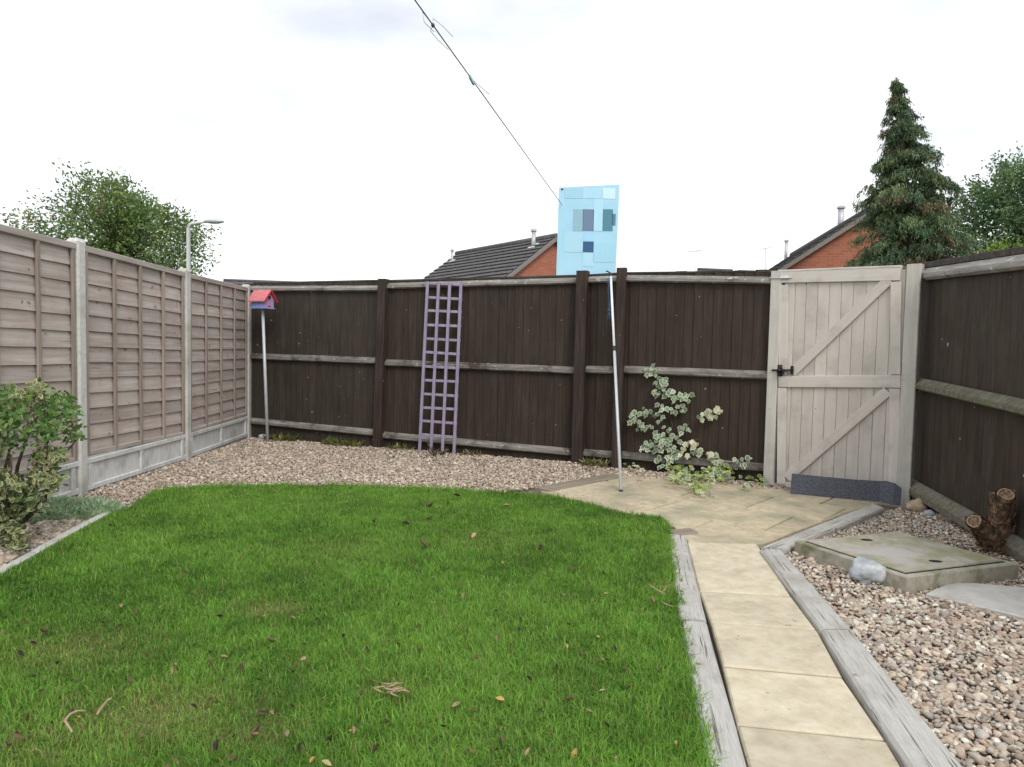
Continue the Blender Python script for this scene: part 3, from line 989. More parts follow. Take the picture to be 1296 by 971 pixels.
def left_panel(p, q, h0, h1, bottom=.30, first=False):
    p, q = Vector((p[0], p[1], 0)), Vector((q[0], q[1], 0))
    d = (q - p)
    L = d.length - .105
    d.normalize()
    p = p + d * .0525
    nn = Vector((d.y, -d.x, 0))           # towards the garden
    R = Matrix((nn, d, Vector((0, 0, 1)))).transposed()
    dz = (h1 - h0) / L
    # gravel board with two recessed fields
    gb = MB()
    W = L - .004
    cpos = p + d * (L / 2)
    zc = bottom / 2 - .03
    H = bottom + .06
    gb.box(cpos + Vector((0, 0, zc)), (.030, W, H), R)
    f = .022
    for zz, hh in ((bottom - .028, .05), (.045, .05)):
        gb.box(cpos + nn * (.015 + f / 2) + Vector((0, 0, zz)), (f, W, hh), R, .008, 1)
    for t in (.02, .5, .98):
        w_ = .05
        zz0, zz1 = .07, bottom - .053
        gb.box(p + d * (.025 + (L - .05) * t) + nn * (.015 + f / 2 - .001) + Vector((0, 0, (zz0 + zz1) / 2)), (f, w_, zz1 - zz0), R, .007, 2)
    gb.build('gravel_board', MAT['gravel_board'], lf)
    pan = holder('fence_panel', lf, cpos + Vector((0, 0, bottom)))
    top = (h0 + h1) / 2 - .065
    nb = 13
    z = bottom + .012
    pitch = (top + .004 - z) / nb
    proto = None
    for i in range(nb):
        mb = MB()
        hgt = pitch + .022
        # waney lower edge, tilted so each board laps over the one below
        n = 10
        vs, fs = [], []
        sd_ = random.random() * 50
        for k_ in range(n + 1):
            t = k_ / n - .5
            wav = .006 * mnoise.noise(Vector((t * L * 2.2, sd_, i)))
            vs += [Vector((.011, t * L, -hgt / 2 + wav)), Vector((-.007, t * L, hgt / 2)), Vector((-.014, t * L, hgt / 2)), Vector((-.003, t * L, -hgt / 2 + wav))]
        for k_ in range(n):
            a, b = k_ * 4, k_ * 4 + 4
            for e in range(4):
                fs.append([a + e, b + e, b + (e + 1) % 4, a + (e + 1) % 4])
        fs += [[0, 1, 2, 3], [n * 4 + 3, n * 4 + 2, n * 4 + 1, n * 4]]
        mb.add(vs, fs)
        me, o = mb.mesh('board', MAT['panel_board'], (0, 0, 0))
        bmx = bmesh.new()
        bmx.from_mesh(me)
        bmesh.ops.recalc_face_normals(bmx, faces=bmx.faces)
        bmx.to_mesh(me)
        bmx.free()
        zc_ = z + pitch * (i + .5) + .004
        tilt = Matrix.Rotation(dz, 3, 'X') @ Matrix.Rotation(0, 3, 'Y')
        link_mesh('board', me, pan, cpos + nn * .004 + Vector((0, 0, zc_)), R @ tilt)
    # battens on the garden side
    for t in (.018, .255, .5, .745, .982):
        mb = MB()
        w_ = .036
        bt_ = p + d * (L * t)
        zt = h0 + dz * L * t - .072
        mb.box((0, 0, 0), (.020, w_, zt - bottom - .012), None, .003)
        me, _ = mb.mesh('batten', MAT['panel_batten'], (0, 0, 0))
        link_mesh('batten', me, pan, bt_ + nn * .026 + Vector((0, 0, (zt + bottom + .012) / 2)), R)
    for (zz, hh, nm) in ((None, .052, 'capping'), (bottom + .022, .040, 'bottom_rail')):
        mb = MB()
        mb.box((0, 0, 0), (.030 if nm == 'capping' else .026, L - .002, hh), None, .005, 1)
        me, _ = mb.mesh(nm, MAT['panel_cap'], (0, 0, 0))
        z_ = (h0 + h1) / 2 - .046 if zz is None else zz
        link_mesh(nm, me, pan, cpos + nn * (.024 if nm == 'capping' else .0205) + Vector((0, 0, z_)), R @ Matrix.Rotation(dz, 3, 'X'))


for i in range(4):
    left_panel(LP[i], LP[i + 1], LH[i] - .02, LH[i + 1] - .02)

# ------------------------------------------------------------------ back fence
bf = thing('back_fence', 'dark brown boarded fence along the back between corner and gate', 'fence', (0, 8, 0))


def plank_mesh(w, h, t=.014, mat=None, name='board'):
    """feather-edge board: thick on one edge, thin on the other"""
    mb = MB()
    n = 4
    vs, fs = [], []
    for k_ in range(n + 1):
        z = -h / 2 + h * k_ / n
        e = .0016 * mnoise.noise(Vector((z * 3, w * 40, h * 9)))
        vs += [Vector((-w / 2, 0, z)), Vector((-w / 2, -t + e, z)), Vector((-w / 2 + .004, -t - .002 + e, z)), Vector((w / 2, -.005 + e, z)), Vector((w / 2, 0, z))]
    for k_ in range(n):
        a, b = k_ * 5, k_ * 5 + 5
        for e in range(5):
            fs.append([a + e, a + (e + 1) % 5, b + (e + 1) % 5, b + e])
    fs += [[4, 3, 2, 1, 0], [n * 5 + i for i in range(5)]]
    mb.add(vs, fs)
    me, _ = mb.mesh(name, mat, (0, 0, 0))
    bm = bmesh.new()
    bm.from_mesh(me)
    bmesh.ops.recalc_face_normals(bm, faces=bm.faces)
    bm.to_mesh(me)
    bm.free()
    return me


def board_bay(parent, P, Q, z0, zt0, zt1, mat, width=.098, zb0=None, dzb=0, back=.05):
    P, Q = Vector((P[0], P[1], 0)), Vector((Q[0], Q[1], 0))
    d = (Q - P)
    L = d.length
    d.normalize()
    nn = Vector((d.y, -d.x, 0))            # garden side for boards running left to right
    R = Matrix((d, -nn, Vector((0, 0, 1)))).transposed()
    n = max(1, round(L / width))
    w = L / n
    protos = [plank_mesh(w + .012, zt0 - z0 + random.uniform(-.012, .012), mat=mat) for _ in range(5)]
    for i in range(n):
        t = (i + .5) / n
        zt = zt0 + (zt1 - zt0) * t
        zc = (zt + z0 + dzb * t) / 2
        me = protos[random.randrange(5)]
        jit = Matrix.Rotation(random.gauss(0, .004), 3, 'Y') @ Matrix.Rotation(random.gauss(0, .02), 3, 'Z')
        link_mesh('board', me, parent, P + d * (L * t) - nn * (back + random.uniform(0, .006)) + Vector((0, 0, zc + random.uniform(-.006, .006))), R @ jit)


def rail(parent, a, b, h=.09, depth=.062, mat=None, name='rail', back=.045):
    """arris rail: flat back on the boards, nose towards the garden"""
    a, b = Vector(a), Vector(b)
    d = (b - a)
    L = d.length
    d.normalize()
    nn = Vector((d.y, -d.x, 0)).normalized()
    up = nn.cross(d)
    up = up if up.z > 0 else -up
    R = Matrix((d, -nn, up)).transposed()
    mb = MB()
    n = 8
    vs, fs = [], []
    for k_ in range(n + 1):
        x = -L / 2 + L * k_ / n
        e = .004 * mnoise.noise(Vector((x * 2, a.z * 5, b.x)))
        e2 = .004 * mnoise.noise(Vector((x * 2, a.z * 7, b.y + 4)))
        vs += [Vector((x, 0, -h / 2 + e)), Vector((x, -depth * .55, -h / 2 + e)), Vector((x, -depth + e2, -h * .32 + e)), Vector((x, -depth + e2, h * .06 + e)), Vector((x, -depth * .25, h / 2 + e)), Vector((x, 0, h / 2 + e))]
    for k_ in range(n):
        p, q = k_ * 6, k_ * 6 + 6
        for e in range(6):
            fs.append([p + e, p + (e + 1) % 6, q + (e + 1) % 6, q + e])
    fs += [[5, 4, 3, 2, 1, 0], [n * 6 + i for i in range(6)]]
    mb.add(vs, fs)
    me, _ = mb.mesh(name, mat, (0, 0, 0))
    bm = bmesh.new()
    bm.from_mesh(me)
    bmesh.ops.recalc_face_normals(bm, faces=bm.faces)
    bm.to_mesh(me)
    bm.free()
    return link_mesh(name, me, parent, (a + b) / 2 - nn * back, R)


def off(P, Q, t):
    P, Q = Vector(P), Vector(Q)
    d = (Q - P).normalized()
    return P + d * t


bays = [(off(C0, P1, .06), off(P1, C0, -.0) if False else P1, MAT['grey_board'], 2.115, 2.115, [(319, 451, 477, 457), (319, 533, 471, 548), (322, 365, 481, 365)]),
        (P1, P2, MAT['back_board'], 2.11, 2.135, [(489, 459, 723, 469), (486, 551, 722, 573), (494, 362, 724, 355)]),
        (P2, P3, MAT['back_board'], 2.135, 2.14, [(743, 468, 773, 468), (741, 574, 774, 576), (745, 354, 773, 353)]),
        (P3, P4, MAT['back_board'], 2.14, 2.10, [(788, 468, 970, 475), (790, 577, 969, 593), (788, 352, 973, 355)])]
for bi, (P, Q, bm_, zt0, zt1, rails) in enumerate(bays):
    board_bay(bf, off(P, Q, -.14) if bi == 0 else P, Q, -.02, zt0, zt1, bm_)
    P3d, Q3d = Vector((P[0], P[1], 0)), Vector((Q[0], Q[1], 0))
    for ri, (xa, ya, xb, yb) in enumerate(rails):
        za, zb = pp(xa, ya, P, Q).z, pp(xb, yb, P, Q).z
        a_, b_ = P3d + Vector((0, 0, za)), Q3d + Vector((0, 0, zb))
        rail(bf, a_, b_, .085 if ri < 2 else .075, .06, MAT['top_rail'] if ri == 2 else MAT['rail'])
    # thin dark capping along the board tops
    mb = MB()
    d = (Q3d - P3d).normalized()
    nn = Vector((d.y, -d.x, 0))
    R = Matrix((d, -nn, Vector((0, 0, 1)))).transposed()
    L = (Q3d - P3d).length
    mb.box((0, 0, 0), (L - .004, .034, .022), None, .004, 0)
    me, _ = mb.mesh('capping', MAT['dark_cap'], (0, 0, 0))
    link_mesh('capping', me, bf, (P3d + Q3d) / 2 - nn * .055 + Vector((0, 0, (zt0 + zt1) / 2 + .004)), R @ Matrix.Rotation(-math.atan2(zt1 - zt0, L), 3, 'Y'))


def dark_post(pb, ptop, w, label=None):
    mb = MB()
    b, t = Vector(pb), Vector(ptop)
    d = (t - b).normalized()
    y = Vector((-.36, -.93, 0)).normalized()
    x = y.cross(d).normalized()
    y = d.cross(x)
    R = Matrix((x, y, d)).transposed()
    mb.box((0, 0, 0), (w, w, (t - b).length + .3), None, .006)
    me, _ = mb.mesh('post', MAT['dark_post'], (0, 0, 0))
    c = (b + t) / 2 - d * .15
    return link_mesh('post', me, bf, c, R)


dark_post((-1.68, 8.60, 0), (-1.63, 8.60, 2.13), .11)
dark_post((.77, 7.74, 0), (.775, 7.74, 2.18), .125)
dark_post((1.17, 7.47, 0), (1.17, 7.47, 2.19), .10)

# ------------------------------------------------------------------ gate, its posts
gP, gQ = Vector((2.58, 6.70, 0)), Vector((3.45, 5.885, 0))
gd = (gQ - gP).normalized()
gn = Vector((gd.y, -gd.x, 0))
gR = Matrix((gd, -gn, Vector((0, 0, 1)))).transposed()


def gate_post(px0, px1, label, w, ztop):
    mb = MB()
    a, b = pp(px0, 480, gP, gQ), pp(px1, 480, gP, gQ)
    a.z = b.z = 0
    c = (a + b) / 2
    mb.box((0, 0, 0), ((b - a).length, w, ztop + .3), None, .006)
    me, _ = mb.mesh('gate_post', MAT['gate_post'], (0, 0, 0))
    o = link_mesh('gate_post', me, None, c - gn * (w / 2 - .03) + Vector((0, 0, ztop / 2 - .15)), gR)
    tag(o, label, 'post', 'posts either side of the gate')
    return a, b


l0, l1 = gate_post(972, 985, 'narrow pale grey painted post between dark fence and gate latch', .09, 2.10)
r_0, r_1 = gate_post(1141.5, 1160, 'thick pale grey painted post between gate and right fence', .11, 2.085)
sp_ = pp(985.8, 480, gP, gQ)
mb = MB()
mb.box((0, 0, 0), (.05, .012, 2.03), None)
me, _ = mb.mesh('gap_shade_stop', MAT['shade_fill'], (0, 0, 0))  # stop behind the gate gap, coloured near-black to give the gap its shade
link_mesh('gap_shade_stop', me, bpy.data.objects['gate_post'], Vector((sp_.x, sp_.y, 1.04)) - gn * .035, gR)
gate = thing('garden_gate', 'pale grey boarded garden gate with diagonal braces', 'gate', tuple(pp(1062, 480, gP, gQ).xy) + (0,))


def gpt(x, y, fwd=0.0):
    return pp(x, y, gP, gQ) + gn * fwd


gl, gr_ = gpt(988, 480), gpt(1140, 480)
gL = (gr_.xy - gl.xy).length
n = 10
zb, zt = .055, 2.045
for i in range(n):
    w = gL / n
    c = Vector((gl.x, gl.y, 0)) + gd * (w * (i + .5)) - gn * .012
    mb = MB()
    mb.box((0, 0, 0), (w - .003, .018, zt - zb + random.uniform(-.004, .004)), None, .0035)
    me, _ = mb.mesh('board', MAT['gate_paint'], (0, 0, 0))
    link_mesh('board', me, gate, c + gn * random.uniform(-.0015, .0015) + Vector((0, 0, (zb + zt) / 2)), gR)


def gate_bar(name, a, b, w, t=.026, fw_=.010, mat='gate_rail'):
    """a, b pixel pairs on the gate's plane"""
    A, B = gpt(*a), gpt(*b)
    d = (B - A)
    L = d.length
    d.normalize()
    z = gn.cross(d)
    R = Matrix((d, -gn, d.cross(-gn))).transposed()
    mb = MB()
    mb.box((0, 0, 0), (L, t, w), None, .004, 0)
    me, _ = mb.mesh(name, MAT[mat], (0, 0, 0))
    return link_mesh(name, me, gate, (A + B) / 2 + gn * fw_, R)


gate_bar('rail', (986.5, 351), (1140.5, 347), .115, .027)
gate_bar('rail', (986.5, 483), (1140.5, 483), .11, .027)
gate_bar('stile', (992.5, 361), (991.5, 475), .085, .025)
gate_bar('stile', (990.5, 491), (989.5, 612), .085, .025)
gate_bar('stile', (1134.5, 357), (1133.5, 474), .085, .025)
gate_bar('stile', (1133, 492), (1131, 632), .085, .025)
gate_bar('brace', (1003, 472), (1126, 354), .088, .024)
gate_bar('brace', (997, 605), (1124, 495), .088, .024)
# thin weather strip on top, and the worn edge of a second one
gate_bar('top_strip', (986, 343.5), (1141, 337.5), .02, .06, -.004)
gate_bar('bottom_strip', (986, 611), (1003, 614), .05, .02, .004)
# ring latch: plate, bar, ring
A = gpt(988.5, 469, .028)
mb = MB()
mb.box((0, 0, 0), (.045, .006, .11), None, .002)
mb.tube([(0, -.006, 0), (0, -.03, 0)], [.022, .018], 12)
ring = [(.014 + .03 * math.cos(t), -.022, -.012 + .036 * math.sin(t)) for t in np.linspace(0, 2 * math.pi, 17)]
mb.tube(ring, .006, 6, cap=False)
me, _ = mb.mesh('latch', MAT['black_iron'], (0, 0, 0), True)
lt = link_mesh('latch', me, gate, A, gR)
for nm, x0, x1, h in (('latch_bar', 979, 1001, .018), ('latch_strap', 990, 1004, .03)):
    B0, B1 = gpt(x0, 468.5, .038), gpt(x1, 468.5, .038)
    mb = MB()
    mb.bar(B0, B1, .016, h, gn, .002)
    if nm == 'latch_strap':
        E1 = gpt(1004, 468.5, .034)
        mb.box(E1, (.03, .006, .08), gR, .002)
        mb.tube([gpt(994, 470, .046), gpt(994, 474, .046)], .007, 6)
    o = mb.build(nm, MAT['black_iron'], lt)
B0, B1 = gpt(976, 352.5, .034), gpt(1003, 352, .034)
mb = MB()
mb.tube([B0, B1], .007, 8)
mb.box((B0 + B1) / 2 + gd * .02 - gn * .008, (.10, .008, .04), gR, .002)
mb.tube([B1 + Vector((0, 0, 0)), B1 + gn * .02], .006, 6)
mb.build('bolt', MAT['galv'], gate, True)

# carpet strip propped against the gate's foot
mb = MB()
a, b = gp(1000, 629), gp(1112, 639.5)
prof_t = [a, a.lerp(b, .35) + gn * .004, a.lerp(b, .7) - gn * .004, b, b + gd * .05 + gn * .02, b + gd * .12 + gn * .045, b + gd * .17 + gn * .02]
hts = [.182, .176, .172, .178, .190, .184, .145]
vs, fs = [], []
for p, h in zip(prof_t, hts):
    p = Vector((p.x, p.y, .03))
    vs += [p, p - gn * .018 + Vector((0, 0, h)), p - gn * .026 + Vector((0, 0, h)), p - gn * .01]
for i in range(len(prof_t) - 1):
    for e in range(4):
        fs.append([i * 4 + e, i * 4 + (e + 1) % 4, i * 4 + 4 + (e + 1) % 4, i * 4 + 4 + e])
fs += [[3, 2, 1, 0], [len(vs) - 4 + i for i in range(4)]]
mb.add(vs, fs)
tag(mb.build('carpet_strip', MAT['mat']), 'dark blue grey flecked carpet strip propped along foot of the gate', 'carpet strip')

# ------------------------------------------------------------------ right fence
rf = thing('right_fence', 'dark boarded fence to the right of the gate with mossy rails', 'fence', (F0[0], F0[1], 0))
SL = -.075 / 1.345
Lr = (Vector(FE) - Vector(F0)).length
board_bay(rf, F00, FE, .0, 2.085, 2.075 + SL * Lr, MAT['right_board'], .125, dzb=SL * Lr)
for z, h, dp, mt in ((1.065, .10, .075, 'mossy_rail'), (.155, .13, .085, 'mossy_rail'), (2.005, .10, .055, 'top_rail')):
    a = Vector((F00[0] - .02, F00[1], z))
    b = Vector((FE[0], FE[1], z + SL * Lr))
    o = rail(rf, a, b, h, dp, MAT[mt])
    if mt == 'mossy_rail':
        o.data.materials[0] = MAT['mossy_rail']
mb = MB()
a, b = Vector((F00[0], F00[1], 2.09)), Vector((FE[0], FE[1], 2.08 + SL * Lr))
mb.bar(a + Vector((.055, 0, 0)), b + Vector((.055, 0, 0)), .04, .05, Vector((0, 0, 1)), .004)
mb.build('capping', MAT['dark_cap'], rf)

# ------------------------------------------------------------------ trellis
tr = thing('trellis', 'lilac painted wooden trellis leaning against the dark back fence', 'trellis', tuple(gp(558, 573)))
bn = Vector(((P2[1] - P1[1]), -(P2[0] - P1[0]), 0)).normalized()
tb0, tb1 = pp(537.5, 570, P1, P2) + bn * .13, pp(580.5, 576, P1, P2) + bn * .13
tb0.z = tb1.z = 0
tt0, tt1 = pp(543.5, 357, P1, P2), pp(585.5, 358.5, P1, P2)
tt0 += bn * .035
tt1 += bn * .035
tn = (tt0 - tb0).cross(tb1 - tb0).normalized()
if tn.y > 0:
    tn = -tn
for i in range(4):
    t = i / 3
    mb = MB()
    p, q = tb0.lerp(tb1, t), tt0.lerp(tt1, t)
    d = (q - p).normalized()
    x = (tb1 - tb0).normalized()
    x = (x - d * x.dot(d)).normalized()
    R = Matrix((x, d.cross(x), d)).transposed()
    mb.box((0, 0, 0), (.036, .02, (q - p).length + .0), None, .003)
    me, _ = mb.mesh('upright', MAT['lilac'], (0, 0, 0))
    link_mesh('upright', me, tr, (p + q) / 2 + tn * .012, R)
for i in range(12):
    t = .01 + (1 - .01) * i / 11.0
    t = .105 + .885 * i / 11.0
    p, q = tb0.lerp(tt0, t), tb1.lerp(tt1, t)
    d = (q - p).normalized()
    z = (tt0 - tb0).normalized()
    z = (z - d * z.dot(d)).normalized()
    R = Matrix((d, z.cross(d), z)).transposed()
    mb = MB()
    mb.box((0, 0, 0), ((q - p).length + .03, .016, .032), None, .003, 0)
    me, _ = mb.mesh('slat', MAT['lilac'], (0, 0, 0))
    link_mesh('slat', me, tr, (p + q) / 2 - tn * .006 + z * random.gauss(0, .003), R @ Matrix.Rotation(random.gauss(0, .012), 3, 'Y'))

# dark twiggy root at its foot
mb = MB()
c = gp(553, 577)
for i in range(9):
    a = random.uniform(0, 6.28)
    pts = [c + Vector((random.uniform(-.03, .03), random.uniform(-.03, .03), -.02))]
    for k_ in range(4):
        pts.append(pts[-1] + Vector((math.cos(a + random.uniform(-.9, .9)) * .035, math.sin(a) * .02, random.uniform(.005, .055))))
    mb.tube(pts, [.016, .014, .012, .009, .004], 6)
tag(mb.build('dead_root', MAT['bark'], None, True), 'dark twisted dead root sticking up at foot of the trellis', 'root')

# ------------------------------------------------------------------ bird house on its pole
bp = gp(339, 560)
btop = yp(332.5, 391, bp.y + .05)
bh = thing('bird_house', 'small pink roofed blue bird house on a pole in the corner', 'bird house', tuple(bp))
mb = MB()
mb.tube([bp - Vector((0, 0, .05)), btop], [.021, .019], 12)
mb.build('pole', MAT['galv'], bh, True)
ba = rad(24)                                # the gable end looks to the right, towards the patio
bx = Vector((math.cos(rad(-24)), math.sin(rad(-24)), 0))    # along the ridge, towards the gable
by = Vector((-bx.y, bx.x, 0))
if by.y > 0:
    by = -by
bR = Matrix((bx, bx.cross(Vector((0, 0, 1))), Vector((0, 0, 1)))).transposed()
bc = btop + Vector((0, 0, .0))
ln, wd, hh, pk = .225, .16, .13, .23
X = lambda u, v, w: bc + bx * u + by * v + Vector((0, 0, w))
mb = MB()
mb.box(bc + Vector((0, 0, .006)), (ln + .03, wd + .03, .012), bR, .003)
mb.build('floor', MAT['box_blue'], bh)
for s_ in (-1, 1):
    mb = MB()
    mb.box(bc + by * (s_ * (wd / 2 - .006)) + Vector((0, 0, .012 + hh / 2)), (ln - .024, .012, hh), bR, .002)
    mb.build('side_wall', MAT['box_blue'], bh)
for s_, mt in ((1, 'box_front'), (-1, 'box_blue')):
    mb = MB()
    u0_, u1_ = s_ * (ln / 2 - .012), s_ * ln / 2
    pts = [(-wd / 2, .012), (wd / 2, .012), (wd / 2, hh), (0, pk - .004), (-wd / 2, hh)]
    vs = [X(u, v, w) for u in (u0_, u1_) for v, w in pts]
    mb.add(vs, [[0, 1, 2, 3, 4], [9, 8, 7, 6, 5]] + [[i, (i + 1) % 5, 5 + (i + 1) % 5, 5 + i] for i in range(5)])
    fr = mb.build('gable_end', MAT[mt], bh)
    if s_ == 1:
        hb = MB()
        c = X(ln / 2 + .002, 0, .142)
        ringp = [c + (by * math.cos(t) + Vector((0, 0, 1)) * math.sin(t)) * .031 for t in np.linspace(0, 2 * math.pi, 21)]
        hb.tube(ringp, .006, 6, cap=False)
        hb.build('hole_rim', MAT['ring'], fr, True)
        hb = MB()
        hb.tube([c - bx * .002, c + bx * .002], .029, 16)
        hb.build('hole_shade_disc', MAT['shade_fill'], fr)  # solid black disc on the gable; its colour paints the shade inside
        hb = MB()
        hb.box(X(ln / 2 + .003, 0, .035), (.005, .05, .012), bR)
        hb.build('red_patch', MAT['red_trim'], fr)
for s_ in (-1, 1):
    mb = MB()
    e = .035
    sl = (pk - hh) / (wd / 2)
    v1, w1 = wd / 2 + e, hh - e * sl
    t_ = .012
    q = []
    for u in (-ln / 2 - .04, ln / 2 + .035):
        q += [X(u, 0, pk), X(u, s_ * v1, w1), X(u, s_ * v1, w1 + t_), X(u, 0, pk + t_ * 1.3)]
    mb.add(q, [[0, 1, 2, 3], [7, 6, 5, 4]] + [[i, (i + 1) % 4, 4 + (i + 1) % 4, 4 + i] for i in range(4)])
    mb.build('roof', MAT['pink_roof'], bh)
    mb = MB()
    mb.bar(X(ln / 2 + .037, 0, pk + .004), X(ln / 2 + .037, s_ * v1, w1 + .004), .006, .022, Vector((0, 0, 1)))
    mb.build('verge_trim', MAT['red_trim'], bh)

# ------------------------------------------------------------------ washing line: prop, cord, line, blue board
pb = gp(786, 622, .03)
pt = yp(773, 349, 7.36)
pr = thing('clothes_prop', 'thin white and silver clothes prop leaning on the back fence', 'prop', tuple(pb))
mid = pb.lerp(pt, .62)
mb = MB()
mb.tube([pb, mid], .0145, 12)
mb.build('lower_tube', MAT['galv'], pr, True)
mb = MB()
mb.tube([mid, pt], .0125, 12)
mb.build('upper_tube', MAT['white_pole'], pr, True)
mb = MB()
d = (pt - pb).normalized()
mb.tube([mid - d * .025, mid - d * .02, mid + d * .02, mid + d * .03], [.0165, .019, .019, .0155], 12)
mb.build('joint_collar', MAT['black'], pr, True)
mb = MB()
mb.tube([pb - d * .004, pb + d * .012], .0165, 12)
mb.build('foot_cap', MAT['black'], pr, True)
mb = MB()
mb.tube([pt - d * .01, pt + d * .03], [.016, .014], 10)
mb.tube([pt + d * .03, pt + d * .05 + Vector((-.03, 0, .005)), pt + d * .06 + Vector((-.05, 0, .0))], .007, 6)
mb.build('hook_end', MAT['black'], pr, True)

mb = MB()
P2f = lambda x, y: yp(x, y, 7.33)
for xs in ([(772, 352), (769.5, 365), (770.5, 382), (771, 394), (767.5, 408)], [(774, 352), (774.2, 366), (773, 380), (770.5, 393), (772, 398), (771, 405)], [(770.5, 352), (768.5, 362), (768, 352)]):
    mb.tube([P2f(*q) + Vector((0, random.uniform(-.01, .01), 0)) for q in xs], .0055, 6)
mb.blob(P2f(770.8, 393), (.016, .014, .018), 3, 2)
tag(mb.build('blue_rope', MAT['blue_cord'], None, True), 'knotted blue cord hanging from top of the clothes prop', 'cord')

# blue board on the line post
YB = 7.93
bb = thing('blue_board', 'pale blue board with darker printed squares above the back fence', 'board', tuple(yp(744, 347, YB)))
cor = [yp(704, 349, YB), yp(779, 350, YB), yp(784, 234, YB), yp(707.5, 237.5, YB)]
nb_ = Vector((0, -1, 0))
mb = MB()
mb.add([c + nb_ * .006 for c in cor] + [c - nb_ * .006 for c in cor], [[0, 1, 2, 3], [7, 6, 5, 4], [0, 4, 5, 1], [1, 5, 6, 2], [2, 6, 7, 3], [3, 7, 4, 0]])
panel = mb.build('panel', MAT['sky_blue'], bb)


def zpx(x, y):
    return 680 + x / 3.734, 220 + y / 3.734


for (x0, y0, x1, y1, mt) in ((170, 168, 215, 272, 'tile_grey'), (216, 168, 265, 272, 'tile_slate'), (310, 168, 355, 272, 'tile_teal'), (355, 190, 369, 245, 'tile_teal'),
                             (216, 321, 265, 372, 'tile_navy'), (128, 68, 214, 118, 'tile_soft'), (216, 68, 306, 118, 'tile_soft2'), (128, 274, 214, 372, 'tile_soft2'), (267, 321, 366, 420, 'tile_soft'), (216, 374, 265, 440, 'tile_soft2'), (267, 120, 308, 272, 'tile_soft3'), (310, 68, 367, 120, 'tile_pale'), (216, 274, 265, 320, 'tile_mist')):
    a, b = yp(*zpx(x0, y0), YB), yp(*zpx(x1, y1), YB)
    mb = MB()
    mb.box(((a.x + b.x) / 2, YB - .0075, (a.z + b.z) / 2), (b.x - a.x, .003, abs(b.z - a.z)))
    mb.build('printed_square', MAT[mt], panel)
mb = MB()
c = yp(711.5, 239.5, YB - .01)
mb.blob(c, (.014, .008, .01), 2, 2)
mb.build('corner_clip', MAT['black'], bb)
mb = MB()
pc = yp(742, 346, YB + .06)
mb.tube([(pc.x, pc.y, -.1), (pc.x, pc.y, 3.1)], .022, 10)
mb.build('support_pole', MAT['galv'], bb, True)

la = yp(711, 259, YB - .012)
lb = yp(525, 0, 3.4)
ldir = (lb - la)
le = la + ldir * 2.0
wl_ = thing('washing_line', 'thin grey washing line rising from the blue board overhead', 'washing line', tuple(la))
mb = MB()
pts = [la.lerp(le, t) - Vector((0, 0, .05 * math.sin(math.pi * t))) * 0 for t in np.linspace(0, 1, 14)]
mb.tube(pts, .0035, 6)
mb.build('line', MAT['line'], wl_, True)


def on_line(px):
    """point of the line at photo column px"""
    best = min(np.linspace(0, 1.2, 2000), key=lambda t: abs(proj_x(la + ldir * t) - px))
    return la + ldir * float(best)


def proj_x(P):
    d = P - Vector((0, 0, CAMH))
    return CX + FPX * d.dot(RT) / d.dot(fw)


ln_ = ldir.normalized()
K = on_line(548)
mb = MB()
mb.blob(K, (.010, .02, .010), 4, 2)
mb.build('knot', MAT['line'], wl_, True)
for k_, (a, b, c) in enumerate((((-.02, .10, .02), (-.035, .03, .0), (-.01, -.05, -.012)), ((.01, .03, .02), (.03, -.06, .025), (.055, -.16, .012)), ((-.02, -.02, -.02), (-.012, -.12, -.025), (.012, -.22, -.03)))):
    mb = MB()
    ax, cz = Vector((1, 0, 0)), Vector((0, 0, 1))
    f_ = lambda q: K + ax * q[0] + ln_ * q[1] + cz * q[2]
    mb.tube([K, f_(a), f_(b), f_(c)], .0016, 5)
    mb.build('loose_string', MAT['string'], wl_, True)
K2 = on_line(597)
mb = MB()
mb.bar(K2 + ln_ * .045, K2 - ln_ * .045 - Vector((0, 0, .012)), .014, .022, Vector((0, 0, 1)), .003)
mb.build('peg', MAT['peg_blue'], wl_)
mb = MB()
mb.tube([K2, K2 - ln_ * .1 + Vector((.03, 0, -.01)), K2 - ln_ * .2 + Vector((.06, 0, -.02))], .002, 5)
mb.build('loose_string', MAT['string'], wl_, True)

# ------------------------------------------------------------------ inspection cover, stepping slab, rocks, stump
cov = thing('inspection_cover', 'square mossy concrete inspection cover raised above the pebbles', 'cover', tuple((COVER[0] + COVER[2]) / 2 * 1))
cov.location.z = 0
WPOS[cov.name] = Vector(cov.location)
WMAT[cov.name] = Matrix.Translation(cov.location)
mb = MB()
mb.prism([p.xy for p in COVER], -.06, .098, .006)
mb.build('frame', MAT['cover_side'], cov)


def inset_quad(q, m):
    c = sum((Vector(p[:2]) for p in q), Vector((0, 0))) / 4
    res = []
    for i in range(4):
        p = Vector(q[i][:2])
        a = (Vector(q[i - 1][:2]) - p).normalized()
        b = (Vector(q[(i + 1) % 4][:2]) - p).normalized()
        s_ = abs(a.x * b.y - a.y * b.x)
        res.append(p + (a * m[i] + b * m[(i + 3) % 4]) / s_)
    return res


